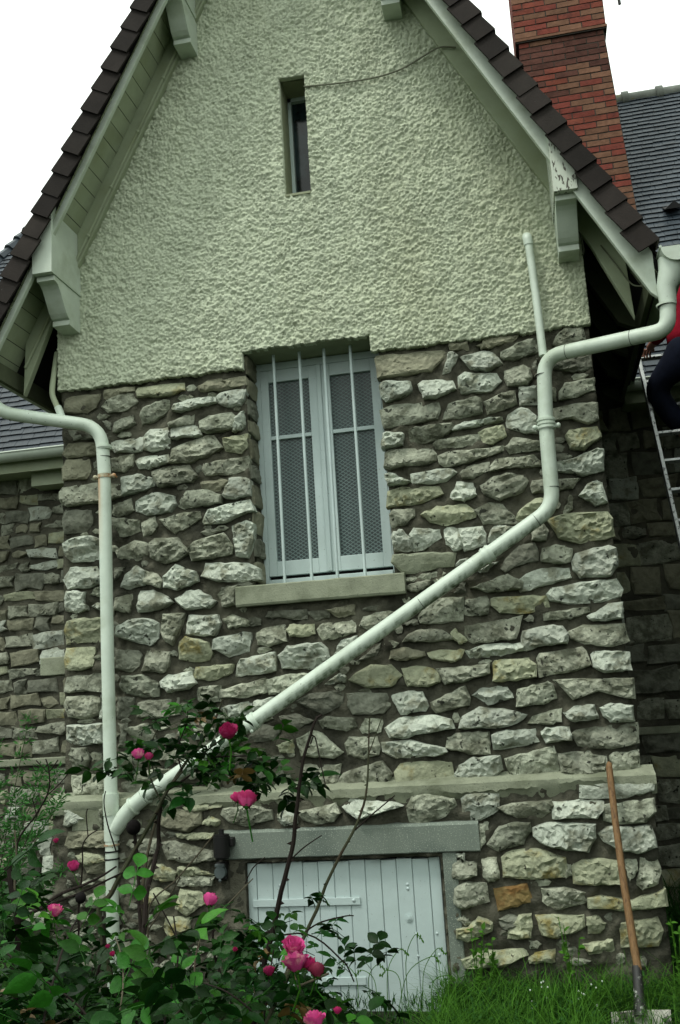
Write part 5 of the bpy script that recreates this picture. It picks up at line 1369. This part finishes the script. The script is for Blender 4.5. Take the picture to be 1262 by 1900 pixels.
def rose_leaf(parent, pos, scale=1.0, kind='leaf', facing=None, r=rnd):
    o = bpy.data.objects.new('leaf', r.choice(LV[kind])); put(o, pos, parent)
    az = r.uniform(0, 2 * pi); tilt = r.uniform(-.5, .9)
    if facing is not None: az = facing + r.uniform(-.6, .6)
    o.rotation_euler = (tilt, r.uniform(-.7, .7), az); o.scale = (scale,) * 3
    return o
def stuff_leaves(parent, items, r):
    b = MB()
    mm = []
    for pos, scale, kind in items:
        me = r.choice(LV[kind]); rot = Matrix.Rotation(r.uniform(0, 6.3), 3, 'Z') @ Matrix.Rotation(r.uniform(-.7, .7), 3, 'Y') @ Matrix.Rotation(r.uniform(-.5, .9), 3, 'X')
        V = [rot @ (v.co * scale) + Vector(pos) for v in me.vertices]; F = [tuple(p.vertices) for p in me.polygons]
        b.add(V, F); mm += [0 if kind == 'leaf' else 1] * len(F)
    o = mesh('foliage', b.V, b.F, None, parent, smooth=True, mats=[M['leaf'], M['leaf_new']], mi=mm); o['kind'] = 'stuff'
def cane(parent, pts, r0, r1, mt='cane', thorns=True, name='cane'):
    "pts: (px, py, Y); radius in photograph pixels"
    w = []
    for p in pts:
        q = P(*p); w.append(tuple(q))
    D0 = pts[0][2] - CAM[1]; D1 = pts[-1][2] - CAM[1]
    sp = smooth_path(w, 5); n_ = len(sp); rad = [(r0 * D0 + (r1 * D1 - r0 * D0) * i / (n_ - 1)) / FPX for i in range(n_)]
    sp = [p + Vector((noise.noise(p * 9), noise.noise(p * 9 + Vector((5, 5, 5))), 0)) * rad[i] * .8 for i, p in enumerate(sp)]
    rad = [q_ * .84 for q_ in rad]; b = MB(); b.tube(sp, rad, 7)
    if thorns:
        for i in range(2, n_ - 1, 2):
            a = rnd.uniform(0, 6.28); t = (sp[i] - sp[i - 1]).normalized(); d_ = Vector((math.cos(a), math.sin(a) * .5, .3)).normalized(); r_ = rad[i]
            c = sp[i] + d_ * r_ * .6; V = [c + t * r_ * 1.1, c - t * r_ * 1.1, c + d_.cross(t) * r_ * .4, c + d_ * r_ * 2.6 - t * r_]
            b.add(V, [(0, 2, 3), (2, 1, 3), (1, 0, 3)])
    return b.build(name, M[mt], parent, smooth=True)
def bloom(parent, px, py, Y, rpx, kind='petal', open_=.6, lean=(0, 0), name='rose_bloom'):
    c = Vector(P(px, py, Y)); r = .88 * rpx * (Y - CAM[1]) / FPX
    b = MB(); rs = random.Random(int(px * 7 + py))
    rot = Matrix.Rotation(rs.uniform(-.5, .5) + lean[0], 3, 'X') @ Matrix.Rotation(rs.uniform(-.5, .5) + lean[1], 3, 'Y')
    layers = ((3, .30, .95, .1), (4, .52, .95, .25), (5, .75, .85, .5), (5, .98, .62, .9))
    for n_, rr_, hh, op in layers:
        ph = rs.uniform(0, 6.3)
        for k in range(n_):
            a0 = ph + 2 * pi * k / n_; V = []; F = []
            for j in range(4):
                v = j / 3
                for i2 in range(5):
                    u = i2 / 4 * 2 - 1; a = a0 + u * (pi / n_) * 1.25
                    rad_ = r * rr_ * (.25 + .75 * math.sin(v * 1.6 + .15)) * (1 + op * open_ * .35 * v * v)
                    zz = r * (-.75 + (hh + .75) * v * (1 - .22 * abs(u) ** 2)) - (op * open_ * r * .45 * max(0, v - .6))
                    V.append(c + rot @ Vector((rad_ * math.cos(a) * (1 + .16 * rs.uniform(-1, 1)), rad_ * math.sin(a), zz + rs.uniform(-.09, .09) * r)))
            for j in range(3):
                for i2 in range(4): q = j * 5 + i2; F.append((q, q + 1, q + 6, q + 5))
            b.add(V, F)
    o = b.build(name, M[kind], parent, smooth=True)
    s = MB(); base = c + rot @ Vector((0, 0, -r * .75)); s.ball(base, r * .28, 7, 5, (1, 1, 1.2))
    for k in range(5):
        a = 2 * pi * k / 5; leaflet(s, base, rot @ Vector((math.cos(a), math.sin(a), .1)), (0, 0, 1), r * .9, r * .3)
    s.tube([base, base + Vector((rs.uniform(-.01, .01), .005, -r * 1.6)), base + Vector((rs.uniform(-.03, .03), .01, -r * 3.6))], r * .09, 6)
    s.build('sepals', M['leaf_new'], o, smooth=True)
    return o

# bush A: tall climbing spray across the pipes; bush B: left front; bush C: before the cellar door
bushA = empty('rose_bush', (-2.05, -1.9, 0), 'tall rose bush whose leafy spray and crimson roses cross the diagonal pipe', 'rose bush', 'rose bushes')
bushB = empty('rose_bush', (-2.3, -3.0, 0), 'low leafy rose bush with thick dark canes at the lower left corner', 'rose bush', 'rose bushes')
bushC = empty('rose_bush', (-1.35, -2.4, 0), 'rose bush with big pink blooms and long bare canes in front of the cellar door', 'rose bush', 'rose bushes')
ya = -1.7
cane(bushA, [(225, 1900, ya), (183, 1702, ya), (208, 1657, ya), (248, 1580, ya), (282, 1523, ya), (311, 1466, ya), (359, 1396, ya + .1), (400, 1332, ya + .2), (414, 1298, ya + .2)], 7, 2.0, 'cane_green')
cane(bushA, [(250, 1900, ya - .3), (260, 1780, ya - .3), (271, 1682, ya - .2), (285, 1597, ya - .1), (294, 1568, ya), (295, 1517, ya), (300, 1490, ya)], 7, 4)
cane(bushA, [(262, 1900, ya - .1), (262, 1760, ya - .1), (255, 1631, ya), (254, 1594, ya), (250, 1548, ya)], 4, 4)
cane(bushA, [(300, 1480, ya), (345, 1425, ya), (400, 1380, ya), (440, 1350, ya)], 2.5, 1.2, 'cane_green')
cane(bushA, [(300, 1490, ya), (282, 1450, ya), (276, 1420, ya), (280, 1380, ya), (298, 1345, ya)], 2.5, 1.2, 'cane_green')
cane(bushA, [(311, 1466, ya), (350, 1440, ya), (390, 1408, ya), (440, 1403, ya), (490, 1402, ya)], 2.5, 1.5)
cane(bushA, [(338, 1434, ya), (330, 1390, ya), (345, 1345, ya), (348, 1312, ya)], 2, 1.2)
cane(bushA, [(275, 1740, ya), (280, 1677, ya), (334, 1625, ya), (397, 1550, ya + .2)], 2.2, 1.6, 'twig', False, 'twig')
cane(bushA, [(274, 1728, ya), (310, 1670, ya), (334, 1628, ya)], 2, 1.5, 'twig', False, 'twig')
cane(bushA, [(285, 1657, ya - .3), (328, 1740, ya - .3)], 1.5, 1.5, 'cane', False, 'twig')
cane(bushA, [(290, 1520, ya), (270, 1600, ya), (262, 1680, ya), (268, 1800, ya)], 3, 4, 'twig', False)
cane(bushA, [(216, 1580, ya), (200, 1530, ya), (193, 1490, ya), (196, 1468, ya)], 1.8, 1.2, 'cane', False, 'twig')
cane(bushA, [(343, 1746, ya - .4), (410, 1690, ya - .4), (470, 1630, ya - .4)], 2.2, 1.2, 'twig', False, 'twig')
MB().ball(P(248, 1535, ya), .034, 10, 7).build('rose_hip', M['hip'], bushA, smooth=True)
yb = -2.6
cane(bushB, [(22, 1960, yb), (25, 1893, yb), (30, 1793, yb), (33, 1713, yb), (22, 1655, yb), (15, 1607, yb)], 9, 6)
cane(bushB, [(33, 1712, yb), (106, 1663, yb + .2), (153, 1643, yb + .3), (190, 1625, yb + .4), (216, 1608, yb + .5)], 4.5, 2)
cane(bushB, [(43, 1700, yb), (110, 1672, yb + .2), (153, 1655, yb + .3), (246, 1610, yb + .6)], 4, 1.8)
cane(bushB, [(28, 1700, yb), (27, 1640, yb), (30, 1580, yb), (28, 1540, yb)], 3, 1.5, 'twig', False)
cane(bushB, [(30, 1640, yb + .8), (33, 1563, yb + .8), (67, 1513, yb + .8), (90, 1466, yb + .8), (91, 1430, yb + .8), (85, 1408, yb + .8)], 2.4, 1.5, 'cane', False, 'twig')
cane(bushB, [(67, 1411, yb + .8), (80, 1424, yb + .8), (91, 1432, yb + .8), (108, 1410, yb + .8)], 1.3, 1.3, 'cane', False, 'twig')
cane(bushB, [(88, 1475, yb + .8), (110, 1455, yb + .8), (131, 1430, yb + .8)], 1.4, 1.2, 'cane', False, 'twig')
cane(bushB, [(69, 1515, yb + .8), (60, 1480, yb + .8)], 1.5, 1.2, 'cane', False, 'twig')
cane(bushB, [(150, 1650, yb + .8), (153, 1600, yb + .8), (153, 1570, yb + .8), (163, 1552, yb + .8), (181, 1540, yb + .8)], 2, 1.2, 'cane', False, 'twig')
cane(bushB, [(163, 1552, yb + .8), (160, 1513, yb + .8), (163, 1501, yb + .8)], 1.3, 1.2, 'cane', False, 'twig')
cane(bushB, [(120, 1960, yb), (160, 1860, yb), (190, 1770, yb), (192, 1700, yb)], 3, 3)
cane(bushB, [(145, 1760, yb), (146, 1690, yb), (149, 1672, yb)], 2.5, 2.5, 'cane', False)
MB().ball(P(150, 1666, yb), .020, 9, 6).build('rose_hip', M['hip'], bushB, smooth=True)
yc = -2.1
cane(bushC, [(462, 1960, yc), (471, 1900, yc), (494, 1782, yc), (524, 1653, yc), (543, 1565, yc), (551, 1497, yc), (559, 1440, yc), (572, 1375, yc), (585, 1337, yc), (598, 1326, yc)], 7, 2.2)
cane(bushC, [(576, 1380, yc), (583, 1366, yc), (592, 1400, yc), (605, 1462, yc)], 1.8, 1.2, 'cane', False, 'twig')
cane(bushC, [(470, 1960, yc - .1), (494, 1900, yc - .1), (562, 1744, yc), (616, 1619, yc), (661, 1531, yc), (680, 1470, yc), (684, 1400, yc), (686, 1330, yc)], 5, 1.4, 'cane_green')
cane(bushC, [(684, 1400, yc), (697, 1365, yc), (709, 1330, yc)], 1.2, 1, 'cane_green', False, 'twig')
cane(bushC, [(659, 1540, yc), (690, 1512, yc), (733, 1476, yc)], 2, 1.2, 'cane', False, 'twig')
cane(bushC, [(538, 1596, yc), (565, 1572, yc), (597, 1550, yc)], 1.8, 1.1, 'cane', False, 'twig')
cane(bushC, [(470, 1870, yc), (491, 1855, yc), (564, 1826, yc), (611, 1806, yc)], 3, 2.5, 'twig', False)
cane(bushC, [(480, 1745, yc), (569, 1733, yc), (635, 1782, yc), (646, 1795, yc), (657, 1822, yc)], 2, 1.5)
cane(bushC, [(560, 1735, yc), (591, 1713, yc), (640, 1700, yc), (657, 1699, yc)], 2, 1.3)
cane(bushC, [(440, 1960, yc), (430, 1860, yc), (400, 1780, yc), (395, 1720, yc)], 4, 2.5)
cane(bushC, [(455, 1640, yc), (470, 1610, yc), (492, 1591, yc)], 1.2, 1.5, 'cane', False, 'twig')

BL = ((424, 1358, ya - .42, 19, 'petal', .2, bushA), (257, 1400, ya - .42, 13, 'petal_pale', .3, bushA), (276, 1404, ya - .42, 9, 'petal', .3, bushA), (458, 1484, ya - .42, 20, 'petal', .5, bushA),
        (136, 1608, yb + .3, 12, 'petal_pale', .1, bushB), (102, 1690, yb + .1, 15, 'petal_pale', .5, bushB), (390, 1670, yc - .6, 15, 'petal_pale', .3, bushC), (104, 1560, yb + .8, 6, 'petal', .1, bushB),
        (544, 1757, yc - .9, 20, 'petal_pale', .9, bushC), (548, 1785, yc - .93, 22, 'petal_pale', .9, bushC), (574, 1790, yc - .9, 14, 'petal', .4, bushC), (588, 1800, yc - .92, 16, 'petal_dark', .5, bushC), (500, 1802, yc - .9, 11, 'petal', .4, bushC),
        (583, 1893, yc - 1.3, 19, 'petal_pale', .8, bushC), (200, 1756, yb - .5, 5, 'petal', .2, bushB), (209, 1770, yb - .5, 6, 'petal', .2, bushB), (118, 1796, yb - .5, 7, 'petal_pale', .3, bushB), (436, 1762, yc - .9, 5, 'petal', .2, bushC), (626, 1875, yc - 1.0, 8, 'petal', .3, bushC), (440, 1480, ya - .42, 12, 'petal', .4, bushA))
for (x, y, Yy, r_, k, o_, bsh) in BL:
    bloom(bsh, x, y, Yy, r_, k, o_)

# leaves of the upper spray
for (x, y, s_, k) in ((345, 1318, 1, 'leaf_new'), (352, 1308, .8, 'leaf_new'), (285, 1342, 1, 'leaf'), (258, 1358, 1, 'leaf'), (300, 1352, 1, 'leaf_new'), (318, 1352, 1, 'leaf_new'), (238, 1372, 1, 'leaf_new'), (236, 1400, 1, 'leaf'), (215, 1425, 1.1, 'leaf'), (222, 1442, 1, 'leaf'), (240, 1440, 1, 'leaf'),
        (272, 1412, 1.1, 'leaf'), (305, 1382, .9, 'leaf'), (328, 1395, 1, 'leaf'), (350, 1368, 1, 'leaf'), (368, 1340, 1, 'leaf'), (384, 1350, 1, 'leaf'), (378, 1390, 1.1, 'leaf_new'), (290, 1455, 1, 'leaf'), (308, 1466, 1, 'leaf'), (358, 1462, 1.4, 'leaf'), (375, 1470, 1.2, 'leaf'),
        (415, 1330, 1, 'leaf'), (430, 1392, 1, 'leaf'), (452, 1398, 1, 'leaf_new'), (500, 1385, 1, 'leaf_new'), (520, 1405, 1, 'leaf'), (500, 1438, 1.2, 'leaf'), (540, 1430, 1.2, 'leaf'), (526, 1470, 1.3, 'leaf'), (492, 1465, 1.2, 'leaf'), (452, 1440, 1.1, 'leaf_new'), (400, 1430, 1, 'leaf'), (420, 1450, 1, 'leaf_red'),
        (405, 1400, 1, 'leaf'), (440, 1420, 1.1, 'leaf'), (470, 1412, 1, 'leaf'), (330, 1430, 1, 'leaf'), (345, 1410, 1, 'leaf'), (395, 1365, 1, 'leaf'), (360, 1330, .8, 'leaf_red'), (388, 1330, 1, 'leaf'), (445, 1372, 1, 'leaf'), (300, 1420, .9, 'leaf'), (418, 1440, 1, 'leaf_new'), (350, 1390, 1, 'leaf'), (370, 1420, 1.1, 'leaf'), (460, 1455, 1, 'leaf'),
        (545, 1455, 1.1, 'leaf'), (515, 1450, 1.1, 'leaf'), (480, 1450, 1, 'leaf'), (420, 1345, .9, 'leaf_new')):
    for q in range(2):
        rose_leaf(bushA, P(x + rnd.uniform(-8, 8) + (10 if q else 0), y + rnd.uniform(-8, 8), ya + rnd.uniform(-.22, .22)), s_ * rnd.uniform(.9, 1.3), k)

def topline(x):
    pts = [(-60, 1560), (0, 1600), (60, 1610), (100, 1660), (180, 1700), (240, 1735), (290, 1745), (350, 1715), (390, 1680), (430, 1650), (480, 1655), (520, 1665), (545, 1658), (580, 1700), (640, 1790), (690, 1850), (720, 1900), (900, 2300)]
    for (a, b_), (c, d_) in zip(pts, pts[1:]):
        if a <= x <= c and c > a: return b_ + (d_ - b_) * (x - a) / (c - a)
    return 99999 if x > 760 else 1600
rl = random.Random(21)
buckets = {0: [], 1: [], 2: []}
tries = 0
while sum(map(len, buckets.values())) < 1300 and tries < 200000:
    tries += 1
    y = rl.uniform(-4.3, -.7); x = rl.uniform(-3.6, -.3) ; z = rl.uniform(.05, 1.45)
    px, py, D = proj((x, y, z))
    if not (-60 < px < 760 and py < 2080): continue
    tl_ = topline(px) + rl.uniform(0, 60) ** 1.0
    if y > -1.2: tl_ += 25
    if py < tl_: continue
    if py < tl_ + 90 and rl.random() < .55: continue
    if px > 655: continue
    if any(y < b_[2] + .25 and math.hypot(px - b_[0], py - b_[1]) < b_[3] + 70 / D + 4 for b_ in BL): continue
    if px > 420 and y < -3.3: continue
    kind = 'leaf_new' if (rl.random() < (.17 if D < 3.6 else .09)) else ('leaf_red' if rl.random() < .02 else 'leaf')
    g = 1 if px < 250 else (0 if px < 400 else 2)
    buckets[g].append((D, (x, y, z), rl.uniform(.7, 1.3), kind))
for g, bsh in ((0, bushA), (1, bushB), (2, bushC)):
    L = sorted(buckets[g]); cap = 190 if g == 0 else 290
    for D, p, s_, k in L[:cap]: rose_leaf(bsh, p, s_, k, r=rl)
    stuff_leaves(bsh, [(p, s_, 'leaf' if k == 'leaf_red' else k) for D, p, s_, k in L[cap:]], rl)
    # random supporting stems
    for q in range(14):
        x0 = {0: -2.0, 1: -2.6, 2: -1.45}[g] + rl.uniform(-.35, .35); y0 = {0: -2.2, 1: -2.9, 2: -2.5}[g] + rl.uniform(-.6, .6)
        p = rl.choice(L)[1]; mid_ = Vector(((x0 + p[0]) / 2, (y0 + p[1]) / 2, p[2] * .6))
        b = MB(); b.tube(smooth_path([(x0, y0, -.02), tuple(mid_), p], 5), [.006, .0058, .0055, .0052, .005, .0046, .0042, .0038, .0034, .003, .0025], 6); b.build('cane', M[rl.choice(['cane', 'cane_green', 'twig'])], bsh, smooth=True)
for (pts_, r0_, r1_, mt_) in (([(300, 1960, -3.6), (312, 1850, -3.6), (330, 1780, -3.5), (322, 1700, -3.4)], 3, 1.6, 'cane'), ([(70, 1960, -3.5), (90, 1850, -3.4), (125, 1740, -3.2), (148, 1700, -3.0)], 3.5, 1.8, 'cane'), ([(400, 1960, -3.4), (372, 1860, -3.4), (362, 1790, -3.3), (378, 1720, -3.2)], 2.6, 1.3, 'cane_green'),
        ([(0, 1760, -3.2), (70, 1810, -3.3), (150, 1870, -3.4), (210, 1960, -3.5)], 2.4, 2.4, 'cane'), ([(205, 1960, -3.8), (225, 1860, -3.8), (228, 1790, -3.7), (214, 1740, -3.6)], 2.2, 1.4, 'twig'), ([(520, 1960, -3.2), (470, 1880, -3.2), (420, 1840, -3.2), (380, 1825, -3.1)], 2.6, 1.4, 'cane')):
    cane(bushB if pts_[0][0] < 280 else bushC, pts_, r0_, r1_, mt_)
# the large near leaves at the lower left
for (x, y, Yy, s_, az) in ((128, 1868, -3.9, 1.35, 2.9), (160, 1795, -3.8, 1.0, 1.0), (240, 1680, -3.3, 1.2, .3), (270, 1720, -3.4, 1.3, -1.9), (330, 1760, -3.5, 1.3, -1.2), (232, 1715, -3.2, 1.0, 1.2), (110, 1720, -3.2, 1.1, 1.5), (150, 1725, -3.2, 1.0, 0), (60, 1720, -3.1, 1.0, 1.0), (210, 1870, -3.8, 1.2, 0), (300, 1850, -3.9, 1.2, 1), (60, 1860, -3.9, 1.2, 2)):
    o = rose_leaf(bushB, P(x, y, Yy), s_, 'leaf_new'); o.rotation_euler = (.9, .2, az)
for (x, y, s_) in ((690, 1770, 1.2), (670, 1785, 1.2), (640, 1755, 1.1), (655, 1810, 1.0), (675, 1830, 1.3), (690, 1840, 1.2), (600, 1675, .9), (580, 1660, .8), (700, 1775, 1.0), (640, 1800, 1.0), (660, 1790, 1.1), (690, 1800, 1.0), (640, 1740, 1.0), (615, 1720, 1.0), (630, 1890, 1.2), (680, 1890, 1.2), (720, 1890, 1.1), (650, 1870, 1.1)):
    rose_leaf(bushC, P(x, y, yc + rnd.uniform(-.15, .15)), s_, 'leaf')

# feathery shrub at the left edge
fs = empty('feathery_shrub', (-3.3, -.9, 0), 'light green feathery shrub at the left edge before the recessed wall', 'shrub')
rf = random.Random(4); b = MB(); st = MB()
for k in range(34):
    top_ = P(rf.uniform(-60, 118), rf.uniform(1270, 1600) if rf.random() < .35 else rf.uniform(1430, 1680), rf.uniform(-1.2, -.5))
    if proj(top_)[0] > 60 and proj(top_)[1] < 1420: continue
    base_ = Vector((-3.3 + rf.uniform(-.2, .25), -.9 + rf.uniform(-.2, .2), 0)); pth = smooth_path([base_, (base_ + Vector(top_)) / 2 + Vector((rf.uniform(-.08, .08), 0, .1)), tuple(top_)], 8)
    st.tube(pth, [.005 * (1 - .8 * i / len(pth)) for i in range(len(pth))], 5)
    for i in range(5, len(pth)):
        for q in range(26):
            d_ = Vector((rf.uniform(-1, 1), rf.uniform(-1, 1), rf.uniform(-.2, 1))).normalized()
            leaflet(b, pth[i] + d_ * rf.uniform(0, .05), d_, (rf.uniform(-1, 1), rf.uniform(-1, 1), .5), rf.uniform(.02, .04), .009)
st.build('stems', M['cane_green'], fs); o = b.build('foliage', M['fern'], fs); o['kind'] = 'stuff'

# weeds against the plinth and in the dark corner at the right
for k, (x, y, Yy, lab) in enumerate(((915, 1745, -.22, 'bright green weed growing against the plinth beside the cellar post'), (1250, 1715, -.2, 'broad leaved weed at the right edge by the corner of the plinth'), (1055, 1720, -.25, 'wispy green weed under the orange stained stone'), (880, 1735, -.25, 'small weed at the foot of the concrete door post'))):
    p = P(x, y, Yy); wd = empty('weed', (p[0], Yy, 0), lab, 'weed'); b = MB(); s_ = MB()
    for q in range(5):
        tp = (p[0] + rf.uniform(-.06, .06), Yy + rf.uniform(-.04, .04), p[2] + rf.uniform(-.1, .05)); s_.tube([(p[0], Yy, -.01), tp], .0025, 5)
        for w in range(7): 
            t = rf.uniform(.3, 1); c = Vector((p[0], Yy, 0)).lerp(Vector(tp), t); leaflet(b, c, (rf.uniform(-1, 1), rf.uniform(-1, .4), rf.uniform(.1, .9)), (0, -.6, 1), rf.uniform(.02, .045), rf.uniform(.012, .03))
    b.build('foliage', M['grass'], wd, smooth=True); s_.build('stems', M['grass'], wd)
b = MB()
for k in range(26):
    p = P(rf.choice([rf.uniform(995, 1010), rf.uniform(1070, 1105)]) + rf.uniform(-14, 14), rf.uniform(1820, 1880), -.5); b.ball(p, .005, 5, 4)
o = b.build('white_flowers', M['whiteflower'], None); tag(o, kind='stuff')

# ------------------------------------------------------------------ unseen tall hedge added at the right to darken the recess behind the ladder
hg = empty('unseen_shade_hedge', (2.9, .4, 0), 'unseen hedge mass added to shade the recess behind the ladder', 'light blocker')
b = MB(); b.box((2.05, -2.6, 0), (3.3, 2.15, 5.3), .05); b.build('blocker_core', M['soil'], hg)
b = MB(); rh = random.Random(9)
for k in range(4200):
    f = rh.random()
    if f < .62: p = (2.02 + rh.uniform(-.1, .1), rh.uniform(-2.7, 2.15), rh.uniform(0, 5.3)); nn_ = (-1, rh.uniform(-.5, .5), rh.uniform(-.2, .8))
    elif f < .8: p = (rh.uniform(2.0, 3.35), -2.66 + rh.uniform(-.12, .1), rh.uniform(0, 5.3)); nn_ = (rh.uniform(-.5, .5), -1, rh.uniform(-.2, .8))
    else: p = (rh.uniform(2.0, 3.35), rh.uniform(-2.7, 2.15), 5.3 + rh.uniform(-.1, .15)); nn_ = (rh.uniform(-.5, .5), rh.uniform(-.5, .5), 1)
    leaflet(b, p, (rh.uniform(-1, 1), rh.uniform(-1, 1), rh.uniform(-.6, 1)), nn_, rh.uniform(.10, .15), .06)
o = b.build('foliage', M['leaf'], hg, smooth=True); o['kind'] = 'stuff'

b = MB(); rg = random.Random(12)
for k in range(1500):
    x, y = rg.uniform(-.75, 1.6), rg.uniform(-1.3, -.14); z = rg.uniform(.0, .13)
    if abs(x - s2[0]) < .2 and y < s2[1] + .05: continue
    leaflet(b, (x, y, z), (rg.uniform(-1, 1), rg.uniform(-1, 1), rg.uniform(0, .9)), (rg.uniform(-.4, .4), rg.uniform(-.4, .4), 1), rg.uniform(.015, .04), rg.uniform(.01, .022))
o = b.build('ground_cover', M['grass_dark'], None, smooth=True); tag(o, kind='stuff')
